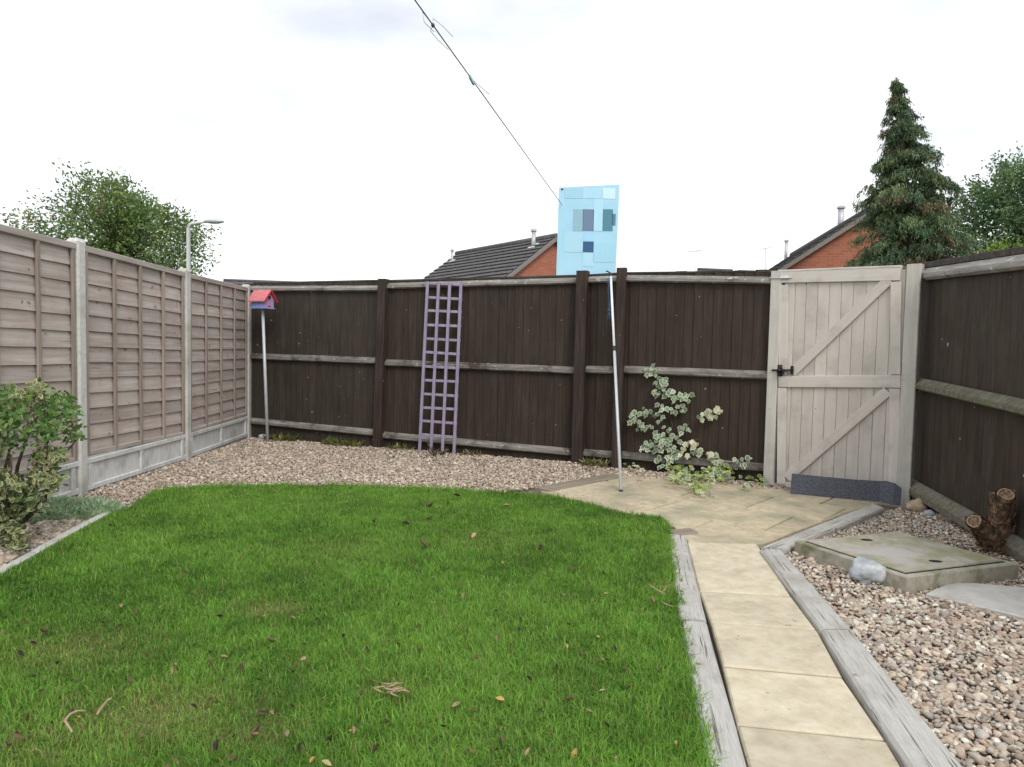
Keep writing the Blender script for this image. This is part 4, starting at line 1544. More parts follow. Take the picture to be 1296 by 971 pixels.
# m[k]: margin from the side that ends at corner k .. kept even
lid = inset_quad(COVER, [.052] * 4)
mb = MB()
mb.prism(lid, .08, .112, .008)
lo = mb.build('lid', MAT['cover'], cov)
gap = inset_quad(COVER, [.040] * 4)
mb = MB()
mb.prism(gap, .05, .0995)
mb.build('joint', MAT['shade_fill'], cov)
for (px, py, w_) in ((1097, 683.5, .035), (1184, 710.5, .035)):
    c = gp(px, py, .112)
    mb = MB()
    for k_ in range(1):
        mb.prism([(c.x + w_ * math.cos(t) * 1.1, c.y + w_ * .7 * math.sin(t)) for t in np.linspace(0, 2 * math.pi, 13)[:-1]], .108, .1128)
    mb.build('recess_shade_disc', MAT['shade_fill'], lo)  # flat black disc on the lid, painting the shade of a recess

mb = MB()
mb.prism(STEP, -.05, .028, .006)
tag(mb.build('stepping_slab', MAT['step']), 'pale worn slab lying flush in the pebbles in front of cover', 'slab')

c = gp(1101, 741)
mb = MB()
mb.blob(c + Vector((0, .03, .055)), (.092, .075, .078), 5, 4, .34, 1.25)
tag(mb.build('rock', MAT['rock_grey'], None, True), 'grey and white rock leaning on front of the concrete cover', 'rock')
for (px, py, r, mt, lab, sd_) in ((1161, 648, (.085, .07, .062), 'rock_tan', 'tan rough rock against foot of the thick gate post', 1),
                                  (1176, 655, (.05, .045, .036), 'rock_blue', 'smooth blue grey stone touching the tan rock', 2),
                                  (1186, 656, (.036, .034, .026), 'rock_blue', 'smallest blue grey stone in the middle of the stone row', 3),
                                  (1195, 659, (.045, .04, .034), 'rock_tan', 'brownish round stone between two grey stones below right fence', 4),
                                  (1206, 661, (.055, .045, .032), 'rock_grey', 'pale flat stone ending the row toward the stump', 6)):
    c = gp(px, py)
    mb = MB()
    mb.blob(c + Vector((0, 0, r[2] * .7)), r, sd_, 3, .3, 1.5)
    tag(mb.build('rock', MAT[mt], None, True), lab, 'rock')
c = gp(918, 609)
mb = MB()
mb.blob(c + Vector((0, 0, .045)), (.06, .05, .055), 9, 3, .15, 1.3)
tag(mb.build('rock', MAT['rock_blue'], None, True), 'round grey stone among ivy beside the patio', 'rock')
for (px, py, r, lab, sd_) in ((323, 551, (.06, .05, .045), 'grey stone against the corner concrete post', 11), (332, 556, (.055, .05, .04), 'grey stone touching the bird house pole', 12)):
    c = gp(px, py)
    mb = MB()
    mb.blob(c + Vector((0, 0, .03)), r, sd_, 3, .3)
    tag(mb.build('rock', MAT['rock_grey'], None, True), lab, 'rock')

# stump with three sawn limbs
sc = gp(1258, 690)
st = thing('tree_stump', 'flaky brown stump with sawn branches against right fence', 'stump', tuple(sc))


def spt(x, y, Y=None):
    return yp(x, y, sc.y if Y is None else Y)


def limb(px, radii, cutdir, label=None, seed=0):
    mb = MB()
    pts = [spt(*q) for q in px]
    # subdivide
    sp, sr = [], []
    for i in range(len(pts) - 1):
        for t in np.linspace(0, 1, 9)[:-1].tolist():
            sp.append(pts[i].lerp(pts[i + 1], t))
            sr.append(radii[i] + (radii[i + 1] - radii[i]) * t)
    sp.append(pts[-1])
    sr.append(radii[-1])
    mb.tube(sp, sr, 18)
    ax = (pts[-1] - pts[0]).normalized()
    for i, v in enumerate(mb.v[:len(sp) * 18]):
        r_i = i // 18
        c_ = sp[r_i]
        k_ = 1 + .30 * mnoise.noise(v * 22 + Vector((seed, 0, 0))) + .22 * mnoise.noise(Vector((v.x * 60, v.y * 60, v.z * 20)))
        if r_i < len(sp) - 1:
            v.xyz = c_ + (v - c_) * k_
    rnd = random.Random(seed)
    # curling plates of bark and torn fibres
    for q in range(110):
        r_i = rnd.randrange(0, len(sp) - 2)
        d_ = (sp[r_i + 1] - sp[r_i]).normalized()
        a_ = rnd.uniform(0, 6.283)
        x_ = d_.orthogonal().normalized()
        y_ = d_.cross(x_)
        o_ = x_ * math.cos(a_) + y_ * math.sin(a_)
        t_ = d_.cross(o_)
        p_ = sp[r_i] + o_ * sr[r_i] * rnd.uniform(.92, 1.08)
        w_, l_ = rnd.uniform(.008, .02), rnd.uniform(.015, .05)
        lift = rnd.uniform(.002, .014)
        mb.add([p_ - t_ * w_, p_ + t_ * w_, p_ + d_ * l_ + t_ * w_ * .6 + o_ * lift, p_ + d_ * l_ * 1.1 - t_ * w_ * .7 + o_ * lift * 1.3, p_ - t_ * w_ - o_ * .012, p_ + t_ * w_ - o_ * .012],
               [[0, 1, 2, 3], [4, 0, 3], [1, 5, 2], [4, 5, 1, 0]])
    lm = mb.build('limb', MAT['stump'], st)
    d = (sp[-1] - sp[-2]).normalized()
    cb = MB()
    x_ = d.orthogonal().normalized()
    y_ = d.cross(x_)
    rim = [sp[-1] + (x_ * math.cos(t) + y_ * math.sin(t)) * sr[-1] * (.93 + .05 * math.sin(3 * t + seed)) + d * .002 for t in np.linspace(0, 2 * math.pi, 25).tolist()]
    cb.tube(rim, .0055, 6, cap=False)
    cb.build('bark_rim', MAT['rim_wood'], lm, True)
    cb = MB()
    cb.tube([sp[-1] - d * .02, sp[-1] - d * .002], [sr[-1] * 1.0, sr[-1] * .93], 18)
    cb.build('sawn_end', MAT['cut_wood'], lm)
    return lm


limb([(1262, 700, 4.52), (1265, 665, 4.50), (1270, 640, 4.44), (1273, 626, 4.38)], [.075, .062, .050, .046], (0, -1, .5), seed=1)
limb([(1262, 698, 4.50), (1252, 680, 4.42), (1240, 666, 4.34), (1233, 660, 4.30)], [.075, .06, .046, .04], (-.6, -.6, .4), seed=2)
limb([(1262, 690, 4.55), (1259, 650, 4.58), (1259, 625, 4.58)], [.04, .028, .019], (0, -.2, 1), seed=3)
mb = MB()
mb.blob(spt(1262, 697, 4.56), (.13, .10, .09), 3, 4, .3, 2.2)
mb.blob(spt(1250, 672, 4.50), (.055, .05, .06), 5, 3, .3, 2)
for i in range(190):
    a = random.uniform(-2.8, .6)
    z = random.uniform(0.03, .32)
    b_ = spt(1264, 700, 4.52) + Vector((math.cos(a) * .088, math.sin(a) * .07, z))
    q = b_ + Vector((math.cos(a) * random.uniform(.004, .03), math.sin(a) * .02, random.uniform(-.03, .05)))
    mb.add([b_, b_ + Vector((random.uniform(-.02, .02), 0, random.uniform(-.01, .03))), q], [[0, 1, 2]])
mb.build('root_base', MAT['stump'], st)


# ------------------------------------------------------------------ plants
def leaf_tmpl(kind):
    """flat-ish leaf in x (length) y (width), folded along the midrib: verts, tris, and an edge flag per vertex"""
    if kind == 'ivy':
        out = [(0, 0), (.18, .34), (.42, .30), (.50, .46), (.66, .22), (1, 0), (.66, -.22), (.50, -.46), (.42, -.30), (.18, -.34)]
    else:
        out = [(0, 0), (.22, .17), (.5, .25), (.8, .15), (1, 0), (.8, -.15), (.5, -.25), (.22, -.17)]
    n_ = len(out)
    c = (.45, 0)
    vs = [(c[0], 0, .0)] + [(c[0] + (x - c[0]) * .66, y * .66, .05 * (abs(y) > .01) + .0) for x, y in out] + [(x, y, .10 * abs(y) - .05 * max(0, x - .5)) for x, y in out]
    fi = [(0, 1 + i, 1 + (i + 1) % n_) for i in range(n_)]
    fo = []
    for i in range(n_):
        a, b, c_, d_ = 1 + i, 1 + (i + 1) % n_, 1 + n_ + (i + 1) % n_, 1 + n_ + i
        fo += [(a, d_, c_), (a, c_, b)]
    return np.array(vs), fi, fo


def flat_mat(name, col, rough=.45, transl=.25):
    m, nt, b, out = new_mat(name)
    N, L = nt.nodes, nt.links
    oi = N.new('ShaderNodeObjectInfo')
    hs = N.new('ShaderNodeHueSaturation')
    hs.inputs['Color'].default_value = (*col, 1)
    mr = N.new('ShaderNodeMapRange')
    mr.inputs[3].default_value, mr.inputs[4].default_value = .62, 1.4
    L.new(oi.outputs['Random'], mr.inputs[0])
    L.new(mr.outputs[0], hs.inputs['Value'])
    mr2 = N.new('ShaderNodeMapRange')
    mr2.inputs[3].default_value, mr2.inputs[4].default_value = .47, .52
    mlt = N.new('ShaderNodeMath')
    mlt.operation = 'FRACT'
    ml2 = N.new('ShaderNodeMath')
    ml2.operation = 'MULTIPLY'
    ml2.inputs[1].default_value = 17.3
    L.new(oi.outputs['Random'], ml2.inputs[0])
    L.new(ml2.outputs[0], mlt.inputs[0])
    L.new(mlt.outputs[0], mr2.inputs[0])
    L.new(mr2.outputs[0], hs.inputs['Hue'])
    L.new(hs.outputs[0], b.inputs['Base Color'])
    b.inputs['Roughness'].default_value = rough
    t = N.new('ShaderNodeBsdfTranslucent')
    L.new(hs.outputs[0], t.inputs['Color'])
    mxs = N.new('ShaderNodeMixShader')
    mxs.inputs[0].default_value = transl
    L.new(b.outputs[0], mxs.inputs[1])
    L.new(t.outputs[0], mxs.inputs[2])
    L.new(mxs.outputs[0], out.inputs[0])
    return m


LM = {'ivy_in': flat_mat('ivy_green', (.20, .30, .18)), 'ivy_edge': flat_mat('ivy_pale_edge', (.52, .58, .41)), 'cream': flat_mat('cream_leaf', (.68, .64, .42)),
      'yellow_green': flat_mat('yellow_green_leaf', (.30, .38, .11)), 'dark_green': flat_mat('dark_ivy_leaf', (.09, .15, .05)), 'shrub_green': flat_mat('glossy_green_leaf', (.13, .26, .05), .35),
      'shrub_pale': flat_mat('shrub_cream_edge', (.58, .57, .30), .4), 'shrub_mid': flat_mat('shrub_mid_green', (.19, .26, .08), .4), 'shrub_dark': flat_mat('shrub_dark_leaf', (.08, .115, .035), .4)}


def leaf_mesh(name, kind, inner, edge):
    vs, fi, fo = leaf_tmpl(kind)
    me = bpy.data.meshes.new(name)
    me.from_pydata([tuple(v) for v in vs], [], fi + fo)
    me.materials.append(inner)
    me.materials.append(edge)
    me.polygons.foreach_set('material_index', [0] * len(fi) + [1] * len(fo))
    me.polygons.foreach_set('use_smooth', [True] * (len(fi) + len(fo)))
    me.update()
    return me


IVY = [leaf_mesh('ivy_leaf', 'ivy', LM['ivy_in'], LM['ivy_edge']), leaf_mesh('ivy_leaf', 'ivy', LM['ivy_edge'], LM['cream']),
       leaf_mesh('ivy_leaf', 'ivy', LM['dark_green'], LM['yellow_green']), leaf_mesh('ivy_leaf', 'ivy', LM['yellow_green'], LM['yellow_green'])]


def leaf_rot(normal, tip):
    z = Vector(normal).normalized()
    x = Vector(tip)
    x = (x - z * x.dot(z)).normalized()
    return Matrix((x, z.cross(x), z)).transposed()


iv = thing('ivy', 'variegated ivy climbing the dark fence between prop and gate', 'ivy', (1.75, 7.0, 0))
fn = Vector((P4[1] - P3[1], -(P4[0] - P3[0]), 0)).normalized()     # towards the garden
fx = Vector((-fn.y, fn.x, 0))


def ivp(zx, zy, fwd=.05):
    x, y = 760 + zx / 4.624, 430 + zy / 4.624
    return pp(x, y, P3, P4) + fn * fwd


# stems follow the sprays in the photograph
stems = [[(330, 740), (400, 620), (420, 500), (400, 420), (360, 330), (330, 230), (290, 175)], [(400, 620), (360, 520), (290, 450), (200, 440)], [(400, 420), (470, 350), (520, 330)],
         [(360, 700), (450, 560), (520, 490)], [(440, 700), (520, 600), (580, 580)], [(480, 720), (620, 650), (700, 700)], [(560, 740), (700, 740), (860, 690)], [(580, 470), (640, 430), (700, 410)], [(400, 620), (320, 570), (265, 630)]]
mb = MB()
for s_ in stems:
    mb.tube([ivp(*q, .0) for q in s_], .004, 5)
mb.build('stem', MAT['bark'], iv, True)
clusters = [  # zoom-space ellipses: cx, cy, rx, ry, leaves, kind weights
    (295, 178, 42, 22, 9, 0), (330, 225, 30, 25, 8, 0), (370, 250, 40, 35, 13, 0), (355, 300, 40, 22, 9, 0), (430, 310, 40, 30, 11, 0), (490, 330, 45, 35, 14, 0), (480, 390, 40, 28, 9, 0),
    (365, 390, 24, 24, 6, 0), (420, 410, 22, 16, 4, 0), (215, 440, 45, 38, 14, 0), (300, 410, 40, 32, 12, 0), (345, 450, 28, 20, 6, 0), (240, 505, 26, 20, 6, 0), (295, 505, 35, 22, 8, 0), (395, 515, 18, 16, 3, 0),
    (490, 510, 38, 32, 11, 0), (420, 560, 55, 45, 20, 0), (330, 585, 50, 35, 15, 0), (270, 630, 30, 22, 6, 0), (390, 635, 70, 45, 24, 0), (370, 700, 60, 40, 16, 0), (650, 425, 45, 30, 13, 1), (690, 405, 26, 18, 7, 1), (590, 450, 28, 18, 5, 1),
    (545, 590, 55, 22, 12, 1), (500, 640, 38, 30, 8, 1), (570, 640, 50, 22, 9, 0), (650, 670, 50, 28, 12, 1), (690, 700, 26, 16, 5, 1), (455, 665, 38, 30, 8, 0), (840, 690, 48, 32, 12, 0)]
cnt = 0
spots = []
for (cx, cy, rx_, ry_, nn_, kd) in clusters:
    for i in range(int(nn_ * .9)):
        r_, a_ = math.sqrt(random.random()), random.uniform(0, 6.283)
        spots.append((ivp(cx + rx_ * r_ * math.cos(a_), cy + ry_ * r_ * math.sin(a_), random.uniform(.01, .07)), kd))
for (p, kd) in spots:
    me = IVY[0 if kd == 0 else (1 if random.random() < .8 else 0)]
    nrm = fn + Vector((random.gauss(0, .38), random.gauss(0, .2), random.gauss(.42, .32)))
    tip = Vector((random.gauss(0, .7), 0, -1 + random.gauss(0, .6)))
    s_ = random.uniform(.042, .082)
    link_mesh('leaf', me, iv, p, leaf_rot(nrm, tip), (s_, s_ * random.uniform(.85, 1.15), s_))

# ivy creeping over the ground below it
ig = thing('ground_ivy', 'low green ivy clump creeping from the fence foot onto patio', 'ivy', (2.1, 6.75, 0))


def clump_leaves(parent, area, n_, kinds, size, zmax, name='leaf', cap=290):
    vs_all, fs_all = [], []
    for i in range(n_):
        cx, cy, rx_, ry_ = random.choice(area)
        r_, a_ = math.sqrt(random.random()), random.uniform(0, 6.283)
        zx, zy = cx + rx_ * r_ * math.cos(a_), cy + ry_ * r_ * math.sin(a_)
        x, y = 760 + zx / 4.624, 430 + zy / 4.624
        p = gp(x, y + 3, random.uniform(.01, zmax))
        lim = ivp(zx, zy, .06)
        if p.y > lim.y:
            p = lim
        me = IVY[random.choices(range(4), kinds)[0]]
        nrm = Vector((random.gauss(0, .35), random.gauss(-.5, .35), 1))
        tip = Vector((random.gauss(0, .7), -1, random.gauss(-.2, .3)))
        s_ = random.uniform(*size)
        link_mesh(name, me, parent, p, leaf_rot(nrm, tip), (s_, s_, s_))


clump_leaves(ig, [(560, 770, 170, 40), (470, 785, 80, 35), (640, 770, 90, 40), (570, 840, 60, 30), (700, 740, 60, 30), (450, 750, 60, 30)], 215, (.28, .10, .32, .30), (.05, .085), .13)
clump_leaves(ig, [(860, 815, 70, 35), (930, 815, 50, 30), (760, 770, 50, 30)], 45, (.15, .0, .75, .1), (.035, .06), .10)
clump_leaves(ig, [(610, 885, 60, 28), (590, 860, 40, 22)], 26, (.55, .40, .05, 0), (.03, .055), .06)
clump_leaves(ig, [(190, 730, 65, 18), (240, 742, 30, 14)], 22, (.35, .5, .1, .05), (.03, .05), .08)
mb = MB()
for i in range(16):
    a = gp(760 + random.uniform(420, 760) / 4.624, 430 + random.uniform(760, 800) / 4.624, .02)
    b = gp(760 + random.uniform(450, 720) / 4.624, 430 + random.uniform(780, 860) / 4.624, .02)
    mb.tube([a, a.lerp(b, .5) + Vector((0, 0, .03)), b], .003, 5)
mb.build('stem', MAT['bark'], ig)

# variegated shrub at the left
sh = thing('shrub', 'leafy shrub with glossy green and cream edged leaves by left fence', 'shrub', (-3.25, 4.45, 0))
SHM = [leaf_mesh('shrub_leaf', 'oval', LM['shrub_green'], LM['shrub_green']), leaf_mesh('shrub_leaf', 'oval', LM['shrub_mid'], LM['shrub_pale']), leaf_mesh('shrub_leaf', 'oval', LM['shrub_dark'], LM['shrub_dark'])]
mb = MB()
sb = Vector((-3.30, 4.42, -.02))


def shp(x, y, Y):
    return yp(x, y, Y)


for (x, y, Y) in ((80, 520, 4.55), (60, 560, 4.3), (100, 553, 4.6), (30, 500, 4.7), (50, 505, 4.45), (10, 540, 4.2), (40, 600, 4.2), (70, 605, 4.5), (-30, 520, 4.4), (15, 575, 4.1), (-10, 600, 4.3)):
    q = shp(x, y, Y)
    m_ = sb.lerp(q, .5) + Vector((random.gauss(0, .04), random.gauss(0, .04), random.gauss(0, .04)))
    mb.tube([sb, m_, q], [.016, .010, .004], 6)
mb.build('stem', MAT['bark'], sh, True)
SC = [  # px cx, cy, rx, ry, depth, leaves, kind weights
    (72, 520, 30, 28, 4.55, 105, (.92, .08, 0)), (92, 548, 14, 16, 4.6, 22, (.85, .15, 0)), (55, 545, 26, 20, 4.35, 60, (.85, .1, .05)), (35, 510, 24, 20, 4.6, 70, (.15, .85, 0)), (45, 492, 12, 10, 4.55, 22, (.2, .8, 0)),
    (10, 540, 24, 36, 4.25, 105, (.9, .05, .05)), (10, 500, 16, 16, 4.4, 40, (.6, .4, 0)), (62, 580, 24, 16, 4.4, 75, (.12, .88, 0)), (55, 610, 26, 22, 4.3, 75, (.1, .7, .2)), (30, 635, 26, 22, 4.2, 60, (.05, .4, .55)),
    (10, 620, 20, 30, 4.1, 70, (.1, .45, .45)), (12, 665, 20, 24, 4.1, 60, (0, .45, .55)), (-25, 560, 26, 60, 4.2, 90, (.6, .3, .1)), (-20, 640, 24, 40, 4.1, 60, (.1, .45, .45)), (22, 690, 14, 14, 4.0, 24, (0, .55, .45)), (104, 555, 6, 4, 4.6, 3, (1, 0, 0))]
shl = []
for (cx, cy, rx_, ry_, Y, nn_, kw) in SC:
    for i in range(int(nn_ * 3.0)):
        v = Vector((random.gauss(0, 1), random.gauss(0, 1), random.gauss(0, 1))).normalized() * random.random() ** .4
        p = yp(cx + v.x * rx_, cy + v.z * ry_, Y + v.y * .20)
        out_ = Vector((v.x, v.y - .4, v.z + .3))
        nrm = out_ + Vector((random.gauss(0, .5), random.gauss(0, .5), random.gauss(.3, .4)))
        tip = out_ + Vector((random.gauss(0, .6), random.gauss(0, .6), random.gauss(0, .5)))
        s_ = random.uniform(.032, .056)
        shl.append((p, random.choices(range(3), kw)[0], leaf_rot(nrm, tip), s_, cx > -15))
order = sorted(range(len(shl)), key=lambda i: -(shl[i][3] + (.1 if shl[i][4] else 0)))
rest = MB()
vs, fi, fo = leaf_tmpl('oval')
for rank, i in enumerate(order):
    p, k_, R, s_, vis = shl[i]
    if rank < 290:
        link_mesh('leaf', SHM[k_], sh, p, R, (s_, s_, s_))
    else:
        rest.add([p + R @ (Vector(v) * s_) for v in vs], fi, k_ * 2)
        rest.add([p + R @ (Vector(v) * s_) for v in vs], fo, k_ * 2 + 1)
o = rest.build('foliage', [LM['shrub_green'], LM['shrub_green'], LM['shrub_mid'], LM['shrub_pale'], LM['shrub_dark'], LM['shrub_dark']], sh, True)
o['kind'] = 'stuff'


# generic cloud of small faces with a colour attribute
def frond_cloud(name, P, dirs, length, width, cols, mat, parent=None, droop=0.0, seed=0, smooth=False):
    """one bent two-quad blade per point: P (n,3), dirs (n,3)"""
    g = np.random.default_rng(seed)
    n_ = len(P)
    d = dirs / (np.linalg.norm(dirs, axis=1, keepdims=True) + 1e-9)
    r_ = g.normal(size=(n_, 3))
    s_ = np.cross(d, r_)
    s_ /= (np.linalg.norm(s_, axis=1, keepdims=True) + 1e-9)
    Ln = length[:, None]
    W = width[:, None]
    mid_ = P + d * Ln * .5 + np.cross(s_, d) * Ln * .08
    tip = P + d * Ln - np.array([0, 0, 1]) * droop * Ln
    V = np.stack([P - s_ * W * .25, P + s_ * W * .25, mid_ + s_ * W, mid_ - s_ * W, tip + s_ * W * .2, tip - s_ * W * .2], 1).reshape(-1, 3)
    k_ = (np.arange(n_) * 6)[:, None]
    F = np.concatenate([k_ + np.array([[0, 1, 2, 3]]), k_ + np.array([[3, 2, 4, 5]])], 0)
    C = np.repeat(cols[:, None, :], 6, 1).reshape(-1, 3)
    org_ = np.array([P[:, 0].mean(), P[:, 1].mean(), P[:, 2].min()])
    return np_object(name, V, F, mat, C, parent, smooth, origin=org_)


# pale green mat plant under the shrub
def sedum():
    g = np.random.default_rng(21)
    n_ = 5200
    c = gp(84, 664)
    cc = [(-3.30, 4.92, .30, .17, .13), (-3.08, 4.98, .22, .15, .11), (-3.42, 4.78, .18, .14, .10)]
    P, D = [], []
    for (x, y, rx_, ry_, h) in cc:
        m_ = n_ // 3
        a = g.random(m_) * 2 * np.pi
        r_ = np.sqrt(g.random(m_))
        px, py = r_ * np.cos(a), r_ * np.sin(a)
        z = h * np.sqrt(np.clip(1 - r_ ** 2, 0, 1)) * g.uniform(.75, 1.0, m_)
        P.append(np.stack([x + px * rx_, y + py * ry_, z], -1))
        D.append(np.stack([px * .9, py * .9, np.full(m_, .8)], -1) + g.normal(0, .45, (m_, 3)))
    P, D = np.concatenate(P), np.concatenate(D)
    m_ = len(P)
    C = np.array([.42, .55, .36]) * g.uniform(.6, 1.35, (m_, 1)) + np.array([.05, .05, .02]) * g.random((m_, 1))
    body = MB()
    for q, (x, y, rx_, ry_, h) in enumerate(cc):
        body.blob((x, y, 0), (rx_ * .93, ry_ * .93, h * .85), q + 3, 3, .18, 2.5)
    t = thing('mat_plant', 'low pale green feathery plant beside the lawn edging', 'plant', (-3.2, 4.9, 0))
    frond_cloud('foliage', P, D, g.uniform(.02, .045, m_), g.uniform(.003, .006, m_), C, MAT['leaf'], t, 0, 22)
    body.build('mound', MAT['mound'], t, True)  # added filler; its pale colour offsets the self-shadow between the blades


sedum()


def litter(name, label, spots, seed):
    g = np.random.default_rng(seed)
    P = []
    for (x, y, rx_, ry_, n_) in spots:
        c = gp(x, y)
        P.append(np.stack([c.x + g.normal(0, rx_, n_), c.y + g.normal(0, ry_, n_), .016 + g.uniform(0, .014, n_)], -1))
    P = np.concatenate(P)
    n_ = len(P)
    D = np.stack([g.normal(0, 1, n_), g.normal(0, 1, n_), g.normal(.05, .25, n_)], -1)
    C = np.array([.10, .06, .035]) * g.uniform(.4, 1.8, (n_, 1)) + np.array([.10, .075, .045]) * (g.random((n_, 1)) < .25)
    o = frond_cloud(name, P, D, g.uniform(.012, .038, n_), g.uniform(.003, .010, n_), C, MAT['leaf'], None, 0, seed + 1)
    tag(o, label, 'litter', None, 'stuff')


litter('dead_leaves', 'dark brown leaf litter and bark crumbs on the pebbles', [(1262, 703, .16, .09, 160), (1225, 712, .2, .08, 50), (1180, 690, .3, .2, 50), (1200, 850, .12, .10, 26), (1050, 740, .14, .12, 24), (1120, 800, .3, .3, 30), (1250, 900, .2, .2, 16)], 61)
litter('dead_leaves', 'brown leaf litter along the foot of the back fence', [(440, 572, .7, .10, 60), (620, 585, .5, .09, 60), (760, 597, .22, .08, 60), (553, 581, .10, .05, 40), (850, 612, .3, .06, 60), (960, 618, .25, .05, 40)], 63)


def lawn_bits():
    g = np.random.default_rng(71)
    n_ = 420
    P = np.stack([g.uniform(-2.7, 1.1, n_), 1.8 + 4.1 * g.random(n_), .040 + g.uniform(0, .014, n_)], -1)
    P = P[inpoly(P, LAWN)]
    n_ = len(P)
    D = np.stack([g.normal(0, 1, n_), g.normal(0, 1, n_), g.normal(.15, .35, n_)], -1)
    C = np.array([.13, .08, .045]) * g.uniform(.25, 1.9, (n_, 1)) + np.array([.14, .11, .07]) * (g.random((n_, 1)) < .3)
    o = frond_cloud('lawn_litter', P, D, g.uniform(.008, .026, n_), g.uniform(.003, .008, n_), C, MAT['leaf'], None, 0, 72)
    tag(o, 'tiny brown leaf crumbs scattered through the lawn', 'litter', None, 'stuff')


lawn_bits()


def weed(cx, cy, w, h, n_, label, seed, cols=((.10, .16, .035), (.26, .24, .08)), name='weed_patch'):
    g = np.random.default_rng(seed)
    c = gp(cx, cy)
    e = gp(cx + w, cy)
    ww = abs(e.x - c.x)
    A_, B_ = (C0, P1) if cx < 480 else ((P1, P2) if cx < 730 else (P2, P3))
    c = pp(cx, cy, A_, B_)
    dl = Vector((B_[0] - A_[0], B_[1] - A_[1])).normalized()
    c = Vector((c.x + dl.y * .07, c.y - dl.x * .07, 0))
    t0 = g.uniform(-1, 1, n_) * ww
    t1 = g.uniform(-.05, .07, n_)
    P = np.stack([c.x + dl.x * t0 + dl.y * t1, c.y + dl.y * t0 - dl.x * t1, np.zeros(n_)], -1)
    D = np.stack([g.normal(0, .6, n_), g.normal(-.25, .5, n_), np.abs(g.normal(.9, .3, n_))], -1)
    t = g.random((n_, 1))
    C = np.array(cols[0]) * (1 - t) + np.array(cols[1]) * t
    o = thing(name, label, 'weeds', tuple(c))
    frond_cloud('foliage', P, D, g.uniform(.35, 1.1, n_) * h, g.uniform(.005, .014, n_), C * g.uniform(.6, 1.2, (n_, 1)), MAT['leaf'], o, .15, seed + 1)


weed(362, 552, 22, .13, 170, 'sparse green weeds at fence foot beside the bird house pole', 31)
weed(436, 561, 26, .14, 240, 'green weed patch at fence foot left of the first dark post', 32)
weed(508, 568, 14, .12, 90, 'few weeds at fence foot between dark post and trellis', 33)
weed(600, 577, 12, .10, 70, 'thin dry grass at fence foot just right of the trellis', 34, ((.16, .14, .06), (.32, .26, .14)))
weed(755, 590, 18, .13, 150, 'straggly weeds at foot of the paired dark posts', 35, ((.10, .15, .03), (.34, .28, .15)))

# ------------------------------------------------------------------ fallen leaves on the lawn
LEAFM = {}
for nm, c in (('brown', (.15, .10, .058)), ('dark', (.055, .04, .03)), ('tan', (.38, .28, .17)), ('yellow', (.46, .30, .09))):
    mt = grain_mat('dead_leaf_' + nm, [tuple(x * .7 for x in c), tuple(min(1, x * 1.3) for x in c)], (1, 1, 1), 60, 4, .25, .8, .3)
    LEAFM[nm] = []
    for v_ in range(4):
        vs, fi, fo = leaf_tmpl('oval')
        curl = random.uniform(.8, 2.2)
        tw = random.uniform(-1.2, 1.2)
        vv = []
        for (x, y, z) in vs:
            a = (x - .4) * tw
            z2 = .5 * curl * (x - .45) ** 2 + abs(y) * curl * .9
            y2, z3 = y * math.cos(a) - z2 * math.sin(a), y * math.sin(a) + z2 * math.cos(a)
            vv.append((x - .45, y2, z3 + .1))
        me = bpy.data.meshes.new('dead_leaf')
        me.from_pydata(vv, [], fi + fo)
        me.materials.append(mt)
        me.polygons.foreach_set('use_smooth', [True] * len(me.polygons))
        me.update()
        LEAFM[nm].append(me)


def lawn_leaf(px, py, kind, size=None):
    c = gp(px, py, .046)
    s_ = size or random.uniform(.022, .038)
    o = link_mesh('fallen_leaf', random.choice(LEAFM[kind]), None, c, Euler((random.gauss(0, .7), random.gauss(0, .7), random.uniform(0, 6.28))), (s_, s_, s_))
    lab = {'brown': 'small curled brown dead leaf lying on the lawn', 'dark': 'small dark shrivelled dead leaf lying on the lawn', 'tan': 'small pale tan dead leaf lying on the lawn', 'yellow': 'small yellow leaf lying on the lawn'}[kind]
    tag(o, lab, 'leaf', {'brown': 'brown', 'dark': 'dark', 'tan': 'pale tan', 'yellow': 'yellow'}[kind] + ' leaves fallen on the lawn')


z5 = [(435, 195, 't'), (480, 215, 'b'), (370, 250, 'd'), (430, 260, 'd'), (720, 145, 'b'), (710, 190, 'b'), (780, 230, 'd'), (912, 230, 't'), (945, 232, 't'), (1042, 235, 't'), (1130, 238, 'd'), (1222, 300, 'd'), (1085, 328, 'd'), (965, 320, 'b'),
      (745, 360, 'd'), (797, 380, 't'), (735, 395, 'b'), (620, 415, 't'), (1075, 380, 't'), (1045, 428, 'd'), (922, 455, 'd'), (860, 410, 'b'), (80, 355, 'd'), (150, 285, 'b'), (118, 318, 'd'), (205, 395, 'd'), (120, 445, 'b'), (150, 495, 'd'),
      (108, 580, 'b'), (250, 565, 'b'), (275, 592, 'y'), (190, 608, 'd'), (688, 550, 'd'), (945, 560, 'b'), (960, 572, 't'), (905, 655, 't'), (925, 630, 'b'), (822, 655, 'd'), (780, 692, 'd'), (1010, 735, 'b'), (1185, 670, 'd'), (1250, 635, 't'), (1040, 550, 'd'), (1285, 515, 't'),
      (840, 735, 'b'), (75, 655, 'b'), (25, 690, 'b'), (1120, 745, 'y'), (1160, 755, 't'), (1075, 690, 'd')]
